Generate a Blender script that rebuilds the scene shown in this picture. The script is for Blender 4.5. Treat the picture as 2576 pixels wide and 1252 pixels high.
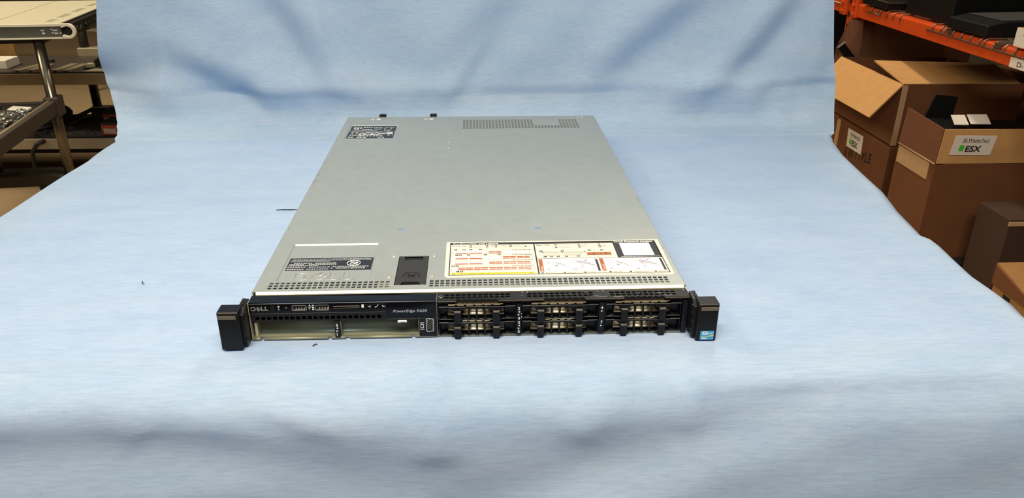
import bpy, bmesh, math, random
from mathutils import Vector, Matrix
from math import sin, cos, pi, exp, sqrt, radians

for o in list(bpy.data.objects):
    bpy.data.objects.remove(o)
SC = bpy.context.scene
COL = SC.collection
random.seed(7)

# ------------------------------------------------------------------ camera
cam_d = bpy.data.cameras.new('camera')
cam = bpy.data.objects.new('camera', cam_d)
COL.objects.link(cam)
cam_d.sensor_width = 36.0
cam_d.lens = 1959.53 / 2576 * 36.0
cam_d.clip_start = 0.02
_r = Vector((0.99888122, -0.0469859, 0.00535122))
_u = Vector((0.01469779, 0.41601583, 0.90923859))
_f = Vector((0.04494759, 0.9081427, -0.41624099))
cam.matrix_world = Matrix(((_r.x, _u.x, -_f.x, 0.00595), (_r.y, _u.y, -_f.y, -0.673165),
                           (_r.z, _u.z, -_f.z, 0.404381), (0, 0, 0, 1)))
SC.camera = cam

# ------------------------------------------------------------------ world and lamps
w = bpy.data.worlds.new('warehouse_air')
SC.world = w
w.use_nodes = True
bg = w.node_tree.nodes['Background']
bg.inputs[0].default_value = (0.62, 0.60, 0.56, 1)
bg.inputs[1].default_value = 0.03


def lamp(name, loc, target, size, size_y, power, color):
    d = bpy.data.lights.new(name, 'AREA')
    d.shape = 'RECTANGLE'
    d.size, d.size_y, d.energy, d.color = size, size_y, power, color
    o = bpy.data.objects.new(name, d)
    o.location = loc
    o.rotation_euler = (Vector(target) - Vector(loc)).to_track_quat('-Z', 'Y').to_euler()
    COL.objects.link(o)
    return o


lamp('ceiling_lamp_near', (-0.10, -0.76, 1.75), (-0.05, 0.1, 0), 2.1, 0.30, 31.5, (1.0, 0.84, 0.62)).data.spread = radians(120)
lamp('cool_fill_table', (0.0, 0.70, 2.45), (0.0, 0.60, 0), 1.6, 0.30, 3.0, (0.30, 0.72, 1.0)).data.spread = radians(110)  # added cool fill, tints the far table and backdrop bluer
lamp('cool_fill_front', (-0.15, -1.6, 2.3), (0, 0.4, 0.1), 1.6, 0.30, 15.0, (0.64, 0.84, 1.0)).data.spread = radians(110)  # added cool fill, lifts the hanging front of the cloth
lamp('ceiling_lamp_aisle', (0.95, 2.7, 2.6), (0.95, 2.7, 0), 0.30, 1.8, 60, (1.0, 0.87, 0.68))
lamp('soft_fill_left', (-3.4, 1.5, 2.9), (-2.4, 2.4, -0.4), 2.2, 2.2, 112, (1.0, 0.89, 0.66)).data.spread = radians(130)  # added broad soft fill over the left floor and carts

SC.view_settings.view_transform = 'Standard'
SC.view_settings.look = 'None'
SC.view_settings.gamma = 1.0
SC.view_settings.use_curve_mapping = False
SC.view_settings.exposure = 0.0


# ------------------------------------------------------------------ materials
def lin(c):
    return tuple(((x / 12.92) if x <= 0.04045 else ((x + 0.055) / 1.055) ** 2.4) for x in [k / 255.0 for k in c])


MATS = {}


def mat(name, rgb, rough=0.5, metal=0.0, var=0.08, scale=40.0, bump=0.0, bscale=None, stretch=(1, 1, 1), spec=0.5, coat=0.0):
    """procedural principled material: base colour mottled by noise, roughness and bump from noise too"""
    if name in MATS:
        return MATS[name]
    m = bpy.data.materials.new(name)
    m.use_nodes = True
    nt = m.node_tree
    b = nt.nodes['Principled BSDF']
    tc = nt.nodes.new('ShaderNodeTexCoord')
    mp = nt.nodes.new('ShaderNodeMapping')
    mp.inputs['Scale'].default_value = stretch
    nz = nt.nodes.new('ShaderNodeTexNoise')
    nz.inputs['Scale'].default_value = scale
    nz.inputs['Detail'].default_value = 5.0
    rp = nt.nodes.new('ShaderNodeValToRGB')
    c = lin(rgb)
    rp.color_ramp.elements[0].position = 0.25
    rp.color_ramp.elements[1].position = 0.75
    rp.color_ramp.elements[0].color = (*[max(0, x * (1 - var)) for x in c], 1)
    rp.color_ramp.elements[1].color = (*[min(1, x * (1 + var)) for x in c], 1)
    nt.links.new(tc.outputs['Object'], mp.inputs['Vector'])
    nt.links.new(mp.outputs[0], nz.inputs['Vector'])
    nt.links.new(nz.outputs['Fac'], rp.inputs['Fac'])
    nt.links.new(rp.outputs['Color'], b.inputs['Base Color'])
    b.inputs['Roughness'].default_value = rough
    b.inputs['Metallic'].default_value = metal
    b.inputs['Specular IOR Level'].default_value = spec
    b.inputs['Coat Weight'].default_value = coat
    if bump:
        n2 = nt.nodes.new('ShaderNodeTexNoise')
        n2.inputs['Scale'].default_value = bscale or scale * 3
        n2.inputs['Detail'].default_value = 4.0
        bp = nt.nodes.new('ShaderNodeBump')
        bp.inputs['Strength'].default_value = bump
        bp.inputs['Distance'].default_value = 0.002
        nt.links.new(mp.outputs[0], n2.inputs['Vector'])
        nt.links.new(n2.outputs['Fac'], bp.inputs['Height'])
        nt.links.new(bp.outputs[0], b.inputs['Normal'])
    MATS[name] = m
    return m


def cloth_material():
    m = bpy.data.materials.new('blue_cotton')
    m.use_nodes = True
    nt = m.node_tree
    L = nt.links.new
    b = nt.nodes['Principled BSDF']
    tc = nt.nodes.new('ShaderNodeTexCoord')
    # woven threads, long in x: slubs
    mp = nt.nodes.new('ShaderNodeMapping')
    mp.inputs['Scale'].default_value = (0.12, 1, 1)
    slub = nt.nodes.new('ShaderNodeTexNoise')
    slub.inputs['Scale'].default_value = 420
    slub.inputs['Detail'].default_value = 3
    L(tc.outputs['Object'], mp.inputs['Vector'])
    L(mp.outputs[0], slub.inputs['Vector'])
    # worn, faded patches
    mp2 = nt.nodes.new('ShaderNodeMapping')
    mp2.inputs['Scale'].default_value = (0.45, 1.3, 1.3)
    fade = nt.nodes.new('ShaderNodeTexNoise')
    fade.inputs['Scale'].default_value = 16
    fade.inputs['Detail'].default_value = 6
    fade.inputs['Roughness'].default_value = 0.62
    L(tc.outputs['Object'], mp2.inputs['Vector'])
    L(mp2.outputs[0], fade.inputs['Vector'])
    r1 = nt.nodes.new('ShaderNodeValToRGB')
    r1.color_ramp.elements[0].position = 0.30
    r1.color_ramp.elements[1].position = 0.72
    r1.color_ramp.elements[0].color = (0.372, 0.490, 0.650, 1)
    r1.color_ramp.elements[1].color = (0.445, 0.540, 0.672, 1)
    L(fade.outputs['Fac'], r1.inputs['Fac'])
    mx = nt.nodes.new('ShaderNodeMix')
    mx.data_type = 'RGBA'
    mx.blend_type = 'MULTIPLY'
    mx.inputs['Factor'].default_value = 1.0
    r2 = nt.nodes.new('ShaderNodeValToRGB')
    r2.color_ramp.elements[0].position = 0.28
    r2.color_ramp.elements[1].position = 0.66
    r2.color_ramp.elements[0].color = (0.90, 0.91, 0.92, 1)
    r2.color_ramp.elements[1].color = (1.04, 1.04, 1.03, 1)
    L(slub.outputs['Fac'], r2.inputs['Fac'])
    L(r1.outputs['Color'], mx.inputs['A'])
    L(r2.outputs['Color'], mx.inputs['B'])
    # lint and gaps in the weave: scattered light and dark specks
    mp3 = nt.nodes.new('ShaderNodeMapping')
    mp3.inputs['Scale'].default_value = (0.55, 1, 1)
    sp = nt.nodes.new('ShaderNodeTexNoise')
    sp.inputs['Scale'].default_value = 900
    sp.inputs['Detail'].default_value = 1.5
    L(tc.outputs['Object'], mp3.inputs['Vector'])
    L(mp3.outputs[0], sp.inputs['Vector'])
    r3 = nt.nodes.new('ShaderNodeValToRGB')
    el = r3.color_ramp.elements
    el[0].position, el[0].color = 0.20, (0.68, 0.64, 0.66, 1)
    el[1].position, el[1].color = 0.34, (1.0, 1.0, 1.0, 1)
    e3 = el.new(0.70)
    e3.color = (1.0, 1.0, 1.0, 1)
    e4 = el.new(0.80)
    e4.color = (1.32, 1.28, 1.22, 1)
    L(sp.outputs['Fac'], r3.inputs['Fac'])
    mx2 = nt.nodes.new('ShaderNodeMix')
    mx2.data_type = 'RGBA'
    mx2.blend_type = 'MULTIPLY'
    mx2.inputs['Factor'].default_value = 1.0
    L(mx.outputs['Result'], mx2.inputs['A'])
    L(r3.outputs['Color'], mx2.inputs['B'])
    L(mx2.outputs['Result'], b.inputs['Base Color'])
    b.inputs['Roughness'].default_value = 0.92
    b.inputs['Specular IOR Level'].default_value = 0.15
    b.inputs['Sheen Weight'].default_value = 0.15
    bp = nt.nodes.new('ShaderNodeBump')
    bp.inputs['Strength'].default_value = 0.20
    bp.inputs['Distance'].default_value = 0.0006
    L(slub.outputs['Fac'], bp.inputs['Height'])
    bp2 = nt.nodes.new('ShaderNodeBump')
    bp2.inputs['Strength'].default_value = 0.16
    bp2.inputs['Distance'].default_value = 0.006
    L(fade.outputs['Fac'], bp2.inputs['Height'])
    L(bp.outputs[0], bp2.inputs['Normal'])
    L(bp2.outputs[0], b.inputs['Normal'])
    # thin cotton lets some light through from behind
    tr = nt.nodes.new('ShaderNodeBsdfTranslucent')
    tr.inputs['Color'].default_value = (0.10, 0.34, 0.95, 1)
    ms = nt.nodes.new('ShaderNodeMixShader')
    ms.inputs['Fac'].default_value = 0.25
    L(b.outputs[0], ms.inputs[1])
    L(tr.outputs[0], ms.inputs[2])
    L(ms.outputs[0], nt.nodes['Material Output'].inputs['Surface'])
    return m


# ------------------------------------------------------------------ mesh building
class MB:
    """collects shapes and links them as ONE mesh object"""

    def __init__(self):
        self.v, self.f, self.mi, self.sm = [], [], [], []
        self.m = Matrix.Identity(4)

    def add(self, vs, fs, mi=0, smooth=False):
        k = len(self.v)
        self.v += [tuple(self.m @ Vector(p)) for p in vs]
        for f in fs:
            self.f.append([i + k for i in f])
            self.mi.append(mi)
            self.sm.append(smooth)

    def box(self, x0, x1, y0, y1, z0, z1, mi=0):
        v = [(x, y, z) for z in (z0, z1) for y in (y0, y1) for x in (x0, x1)]
        self.add(v, [(0, 2, 3, 1), (4, 5, 7, 6), (0, 1, 5, 4), (2, 6, 7, 3), (0, 4, 6, 2), (1, 3, 7, 5)], mi)

    def prism(self, pts, a, b, axis='y', mi=0, smooth=False):
        """2-D outline pushed along an axis: outline is (x,z) for 'y', (x,y) for 'z', (y,z) for 'x'"""
        def P(p, t):
            return {'y': (p[0], t, p[1]), 'z': (p[0], p[1], t), 'x': (t, p[0], p[1])}[axis]
        n = len(pts)
        self.add([P(p, a) for p in pts] + [P(p, b) for p in pts],
                 [tuple(range(n)), tuple(range(2 * n - 1, n - 1, -1))], mi)
        self.add([P(p, a) for p in pts] + [P(p, b) for p in pts],
                 [(i, i + n, (i + 1) % n + n, (i + 1) % n) for i in range(n)], mi, smooth)

    def poly(self, pts, mi=0):
        self.add(pts, [tuple(range(len(pts)))], mi)

    def slab(self, pts, t, mi=0):
        """thick panel from a 3-D outline, thickness along its normal"""
        P = [Vector(p) for p in pts]
        n = (P[1] - P[0]).cross(P[2] - P[0]).normalized() * t
        k = len(P)
        self.add(P + [p + n for p in P], [tuple(range(k)), tuple(range(2 * k - 1, k - 1, -1))] +
                 [(i, i + k, (i + 1) % k + k, (i + 1) % k) for i in range(k)], mi)

    def tube(self, path, r, n=8, mi=0, caps=True):
        P = [Vector(p) for p in path]
        vs, fs = [], []
        prev = None
        for i, p in enumerate(P):
            t = (P[min(i + 1, len(P) - 1)] - P[max(i - 1, 0)]).normalized()
            if prev is None:
                a = t.orthogonal().normalized()
            else:
                a = (prev - t * prev.dot(t)).normalized()
            prev = a
            c = t.cross(a)
            rr = r[i] if isinstance(r, (list, tuple)) else r
            for k in range(n):
                q = 2 * pi * k / n
                vs.append(p + (a * cos(q) + c * sin(q)) * rr)
        for i in range(len(P) - 1):
            for k in range(n):
                fs.append((i * n + k, i * n + (k + 1) % n, (i + 1) * n + (k + 1) % n, (i + 1) * n + k))
        self.add(vs, fs, mi, True)
        if caps:
            self.add(vs[:n], [tuple(range(n - 1, -1, -1))], mi)
            self.add(vs[-n:], [tuple(range(n))], mi)

    def dome(self, c, rx, ry, h, n=12, rings=3, mi=0):
        vs, fs = [(c[0], c[1], c[2] + h)], []
        for j in range(1, rings + 1):
            q = j / rings * pi / 2
            for k in range(n):
                t = 2 * pi * k / n
                vs.append((c[0] + rx * sin(q) * cos(t), c[1] + ry * sin(q) * sin(t), c[2] + h * cos(q)))
        for k in range(n):
            fs.append((0, 1 + k, 1 + (k + 1) % n))
        for j in range(rings - 1):
            for k in range(n):
                a, b = 1 + j * n + k, 1 + j * n + (k + 1) % n
                fs.append((a, a + n, b + n, b))
        self.add(vs, fs, mi, True)

    def plate(self, xs, ys, hole, height, t, mi=0, frame=lambda x, y, z: (x, y, z), smooth=False):
        """sheet metal with punched holes and pressed recesses, from a grid of cut lines"""
        nx, ny = len(xs), len(ys)
        keep = [[not hole((xs[i] + xs[i + 1]) / 2, (ys[j] + ys[j + 1]) / 2) for j in range(ny - 1)] for i in range(nx - 1)]
        vs, fs = [], []
        for i in range(nx):
            for j in range(ny):
                h = height(xs[i], ys[j])
                vs.append(frame(xs[i], ys[j], h))
                vs.append(frame(xs[i], ys[j], h - t))
        I = lambda i, j, b: (i * ny + j) * 2 + b
        K = lambda i, j: 0 <= i < nx - 1 and 0 <= j < ny - 1 and keep[i][j]
        for i in range(nx - 1):
            for j in range(ny - 1):
                if not keep[i][j]:
                    continue
                fs.append((I(i, j, 0), I(i + 1, j, 0), I(i + 1, j + 1, 0), I(i, j + 1, 0)))
                fs.append((I(i, j, 1), I(i, j + 1, 1), I(i + 1, j + 1, 1), I(i + 1, j, 1)))
                if not K(i - 1, j):
                    fs.append((I(i, j, 0), I(i, j + 1, 0), I(i, j + 1, 1), I(i, j, 1)))
                if not K(i + 1, j):
                    fs.append((I(i + 1, j, 0), I(i + 1, j, 1), I(i + 1, j + 1, 1), I(i + 1, j + 1, 0)))
                if not K(i, j - 1):
                    fs.append((I(i, j, 0), I(i, j, 1), I(i + 1, j, 1), I(i + 1, j, 0)))
                if not K(i, j + 1):
                    fs.append((I(i, j + 1, 0), I(i + 1, j + 1, 0), I(i + 1, j + 1, 1), I(i, j + 1, 1)))
        used = sorted({i for f in fs for i in f})
        rm = {u: k for k, u in enumerate(used)}
        self.add([vs[u] for u in used], [tuple(rm[i] for i in f) for f in fs], mi, smooth)

    def text(self, s, o, ux, uy, h, mi=0, bold=0.0, shear=0.0, width=None, align='LEFT', space=1.0):
        """flat lettering: cap height h, baseline starts at o, ux along the line, uy up"""
        me, adv, cap = glyphs(s, bold, shear, align, space)
        k = h / cap
        ux, uy, o = Vector(ux), Vector(uy), Vector(o)
        kx = k if width is None or s in ('I', '1', 'i', 'l') else width / max(adv, 1e-6)
        self.add([o + ux * (p[0] * kx) + uy * (p[1] * k) for p in me[0]], me[1], mi)

    def build(self, name, mats, parent=None, bevel=0.0, seg=2, loc=None, angle=40):
        me = bpy.data.meshes.new(name)
        me.from_pydata(self.v, [], self.f)
        for i, p in enumerate(me.polygons):
            p.material_index = self.mi[i]
            p.use_smooth = self.sm[i]
        if not isinstance(mats, (list, tuple)):
            mats = [mats]
        for m in mats:
            me.materials.append(m)
        if bevel:
            bm = bmesh.new()
            bm.from_mesh(me)
            bmesh.ops.remove_doubles(bm, verts=bm.verts, dist=1e-6)
            es = [e for e in bm.edges if len(e.link_faces) == 2 and e.calc_face_angle(0) > radians(angle)]
            bmesh.ops.bevel(bm, geom=es, offset=bevel, offset_type='OFFSET', segments=seg, profile=0.5,
                            affect='EDGES', clamp_overlap=True)
            bm.to_mesh(me)
            bm.free()
        else:
            bm = bmesh.new()
            bm.from_mesh(me)
            bmesh.ops.remove_doubles(bm, verts=bm.verts, dist=1e-7)
            bm.to_mesh(me)
            bm.free()
        me.update()
        o = bpy.data.objects.new(name, me)
        COL.objects.link(o)
        if parent is not None:
            o.parent = parent
        if loc is not None:
            o.location = loc
        return o


_gl = {}


def glyphs(s, bold, shear, align, space):
    key = (s, bold, shear, align, space)
    if key in _gl:
        return _gl[key]
    def mk(t):
        c = bpy.data.curves.new('lettering', 'FONT')
        c.body = t
        c.size = 1.0
        c.offset = bold
        c.shear = shear
        c.align_x = align
        c.space_character = space
        c.resolution_u = 3
        o = bpy.data.objects.new('lettering', c)
        COL.objects.link(o)
        bpy.context.view_layer.update()
        ev = o.evaluated_get(bpy.context.evaluated_depsgraph_get())
        me = ev.to_mesh()
        r = ([tuple(v.co) for v in me.vertices], [tuple(p.vertices) for p in me.polygons])
        ev.to_mesh_clear()
        bpy.data.objects.remove(o)
        bpy.data.curves.remove(c)
        return r
    me = mk(s)
    xs = [p[0] for p in me[0]] or [0, 1]
    ref = 0.70
    x0 = min(xs) if align == 'LEFT' else 0
    me = ([(p[0] - x0, p[1], p[2]) for p in me[0]], me[1])
    _gl[key] = (me, max(xs) - min(xs), ref)
    return _gl[key]


def tag(o, label, cat, group=None, kind=None):
    o['label'] = label
    o['category'] = cat
    if group:
        o['group'] = group
    if kind:
        o['kind'] = kind
    return o


def thing(name, label, cat, loc=(0, 0, 0), rz=0.0, group=None):
    o = bpy.data.objects.new(name, None)
    o.empty_display_size = 0.05
    COL.objects.link(o)
    o.location = loc
    o.rotation_euler = (0, 0, rz)
    return tag(o, label, cat, group)


def struct(o):
    o['kind'] = 'structure'
    return o


# materials used by the server
STEEL = mat('galvanised_steel', (168, 172, 168), 0.42, 0.55, 0.05, 60, 0.03, 600)
STEEL_D = mat('dull_zinc_plate', (132, 132, 110), 0.42, 0.30, 0.08, 50)
STEEL_B = mat('bright_highlight_steel', (216, 202, 160), 0.40, 0.75, 0.04, 50)  # paler copy of the steel, lip and rivet highlights put into its colour
INNER = mat('dark_chassis_interior', (46, 42, 34), 0.6, 0.4, 0.3, 90)
BLACK = mat('black_satin_plastic', (10, 10, 13), 0.36, 0, 0.1, 80, 0.04, 900, spec=0.3)
GLOSS = mat('black_gloss_plastic', (4, 6, 12), 0.10, 0, 0.05, 40, spec=0.22)
BLACKM = mat('black_painted_metal', (20, 19, 18), 0.40, 0.1, 0.25, 120, spec=0.35)
GOLD = mat('bronze_spring_steel', (216, 190, 150), 0.30, 0.9, 0.12, 90)
SILVER = mat('bright_nickel', (200, 196, 186), 0.25, 1.0, 0.06, 60)
INK_W = mat('white_print', (226, 226, 224), 0.6, 0, 0.02)
INK_K = mat('black_print', (38, 34, 38), 0.5, 0, 0.05)
INK_G = mat('grey_print', (120, 112, 108), 0.6, 0, 0.05)
INK_O = mat('orange_print', (160, 84, 40), 0.5, 0, 0.05)
INK_Y = mat('yellow_print', (208, 184, 10), 0.5, 0, 0.03)
INK_L = mat('lilac_print', (178, 172, 196), 0.5, 0, 0.03)
PAPER = mat('white_label_stock', (212, 201, 184), 0.45, 0, 0.02)
LABELK = mat('black_label_stock', (26, 27, 34), 0.4, 0, 0.05)
LATCH = mat('charcoal_latch_plastic', (36, 34, 32), 0.5, 0, 0.08, 120, 0.05, 800)
TRIM_BR = mat('brown_grey_release_plastic', (112, 102, 90), 0.35, 0.3, 0.06)
S = 0.001


# ================================================================== setting
b = MB()
b.box(-7, 3.6, -3.0, 10.2, -0.86, -0.78)
floor = struct(b.build('floor', mat('tan_concrete', (140, 117, 86), 0.75, 0, 0.10, 3.0, 0.15, 40)))
b = MB()
b.box(3.5, 3.6, -3, 10.2, -0.78, 3.4)
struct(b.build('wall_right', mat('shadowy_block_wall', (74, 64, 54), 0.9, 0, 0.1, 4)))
b = MB()
b.box(-7, 3.6, 10.1, 10.2, -0.78, 3.4)
struct(b.build('wall_back', mat('far_warehouse_wall', (150, 132, 104), 0.9, 0, 0.06, 2)))
b = MB()
b.box(-7, 3.6, -3, 10.2, 3.4, 3.5)
struct(b.build('ceiling', mat('warehouse_ceiling', (190, 186, 176), 0.9, 0, 0.05, 2)))


# ================================================================== the blue cloth
def interp(t, pts, soft=False):
    if t <= pts[0][0]:
        return pts[0][1]
    for (a, x), (c, y) in zip(pts, pts[1:]):
        if t <= c:
            k = (t - a) / (c - a)
            if soft:
                k = k * k * (3 - 2 * k)
            return x + (y - x) * k
    return pts[-1][1]


def band(px, pz, x0, z0, x1, z1, wd, amp, endsoft=0.25):
    """one pressed fold: a slope across the line (x0,z0)-(x1,z1), fading at its ends"""
    dx, dz = x1 - x0, z1 - z0
    L = sqrt(dx * dx + dz * dz)
    t = ((px - x0) * dx + (pz - z0) * dz) / (L * L)
    s = (-(px - x0) * dz + (pz - z0) * dx) / L
    fade = 1.0
    if t < 0:
        fade = exp(-(t / endsoft) ** 2)
    elif t > 1:
        fade = exp(-((t - 1) / endsoft) ** 2)
    q = s / wd
    if abs(q) > 4:
        return 0.0
    return amp * q * exp(0.5 - 0.5 * q * q) * fade


def ridge(px, pz, x0, z0, x1, z1, wd, amp, endsoft=0.25):
    dx, dz = x1 - x0, z1 - z0
    L = sqrt(dx * dx + dz * dz)
    t = ((px - x0) * dx + (pz - z0) * dz) / (L * L)
    s = (-(px - x0) * dz + (pz - z0) * dx) / L
    fade = exp(-(min(t, 0) / endsoft) ** 2) * exp(-(max(t - 1, 0) / endsoft) ** 2)
    return amp * exp(-0.5 * (s / wd) ** 2) * fade


def fold(px, pz, pts, wd, amp, ends=0.05, kind='step'):
    """a soft fold following a bent line; 'step' is a slope across it, 'ridge' a roll along it"""
    best = None
    run = 0.0
    for (x0, z0), (x1, z1) in zip(pts, pts[1:]):
        dx, dz = x1 - x0, z1 - z0
        L = sqrt(dx * dx + dz * dz)
        t = ((px - x0) * dx + (pz - z0) * dz) / L
        tc_ = min(max(t, 0.0), L)
        ex, ez = px - x0 - dx * tc_ / L, pz - z0 - dz * tc_ / L
        dist = sqrt(ex * ex + ez * ez)
        s_ = (-(px - x0) * dz + (pz - z0) * dx) / L
        if best is None or dist < best[0]:
            best = (dist, s_, run + t)
        run += L
    if best[0] > 4 * wd + 2 * ends:
        return 0.0
    a = best[2]
    over = max(-a, a - run, 0.0)
    q = best[1] / wd
    inner = min(1.0, (min(a, run - a) + ends) / (2 * ends)) if over == 0 else 0.5 * exp(-(over / ends) ** 2)
    inner = max(inner, 0.0)
    if kind == 'ridge':
        return amp * exp(-0.5 * q * q) * inner
    return amp * q * exp(0.5 - 0.5 * q * q) * inner


# profile of the sweep: hanging front, table top, curved rise, back wall
PROF = []
EDGE_Y, EDGE_R = -0.050, 0.050
A0 = math.atan(0.24)
FY, FZ = EDGE_Y - EDGE_R * cos(A0), -EDGE_R + EDGE_R * sin(A0)
for i in range(111):                      # front fall, hanging a little outward
    z = -0.62 + i * (0.62 + FZ) / 110
    PROF.append((FY - 0.24 * (FZ - z), z, 'front', 0))
for i in range(1, 23):                    # soft front edge
    a = A0 + i / 22 * (pi / 2 - A0)
    PROF.append((EDGE_Y - EDGE_R * cos(a), -EDGE_R + EDGE_R * sin(a), 'edge', 0))
for i in range(1, 131):
    PROF.append((EDGE_Y + (0.700 - EDGE_Y) * i / 130, 0.0, 'top', 0))
RISE = [(0.700, 0), (0.718, 0.0012), (0.737, 0.006), (0.754, 0.0135), (0.769, 0.0235), (0.781, 0.0345), (0.790, 0.0455), (0.795, 0.0545)]
STEEP = [(0.700, 0), (0.725, 0.0002), (0.748, 0.0010), (0.767, 0.0045), (0.771, 0.0150), (0.767, 0.0270), (0.760, 0.0410), (0.755, 0.0545)]


def along(curve, t):
    t *= len(curve) - 1
    k = min(int(t), len(curve) - 2)
    u = t - k
    return (curve[k][0] + (curve[k + 1][0] - curve[k][0]) * u, curve[k][1] + (curve[k + 1][1] - curve[k][1]) * u)


for i in range(1, 37):
    y, z = along(RISE, i / 36)
    PROF.append((y, z, 'rise', i / 36))
for i in range(1, 111):
    z = 0.0545 + i * 0.66 / 110
    PROF.append((0.795 + 0.03 * (z - 0.0545) - 0.004 * min(1, i / 3.0), z, 'back', 1))
# how steeply the cloth comes up off the table, across its width
STP = [(-0.70, 0.45), (-0.580, 0.50), (-0.545, 0.45), (-0.48, 0.05), (-0.43, 0.15), (-0.375, 0.80), (-0.31, 0.72), (-0.22, 0.40), (-0.13, 0.45), (-0.05, 0.40),
       (0.03, 0.05), (0.20, 0.15), (0.32, 0.30), (0.43, 0.75), (0.52, 0.70), (0.60, 0.25), (0.66, 0.0), (0.72, 0.2)]

XL = [(-0.12, -0.672), (0.06, -0.668), (0.20, -0.664), (0.36, -0.657), (0.52, -0.651), (0.616, -0.644), (0.70, -0.640)]
XR = [(-0.12, 0.640), (0.00, 0.600), (0.034, 0.596), (0.064, 0.601), (0.096, 0.600), (0.129, 0.597), (0.179, 0.602), (0.222, 0.607), (0.238, 0.598), (0.296, 0.606), (0.341, 0.612), (0.419, 0.629), (0.502, 0.637), (0.614, 0.649), (0.671, 0.660), (0.70, 0.671)]
XLB = [(0.0, -0.636), (0.0007, -0.640), (0.0036, -0.646), (0.0092, -0.656), (0.0194, -0.664), (0.031, -0.670), (0.0433, -0.677), (0.0545, -0.682), (0.07, -0.688), (0.10, -0.689), (0.15, -0.675), (0.23, -0.660), (0.7, -0.60)]
XRB = [(0.0, 0.671), (0.0011, 0.678), (0.0055, 0.6855), (0.0126, 0.6915), (0.0226, 0.6956), (0.0338, 0.698), (0.045, 0.699), (0.0545, 0.699), (0.07, 0.696), (0.10, 0.6916), (0.15, 0.6837), (0.23, 0.671), (0.7, 0.62)]

NU, NE = 240, 14


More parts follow.
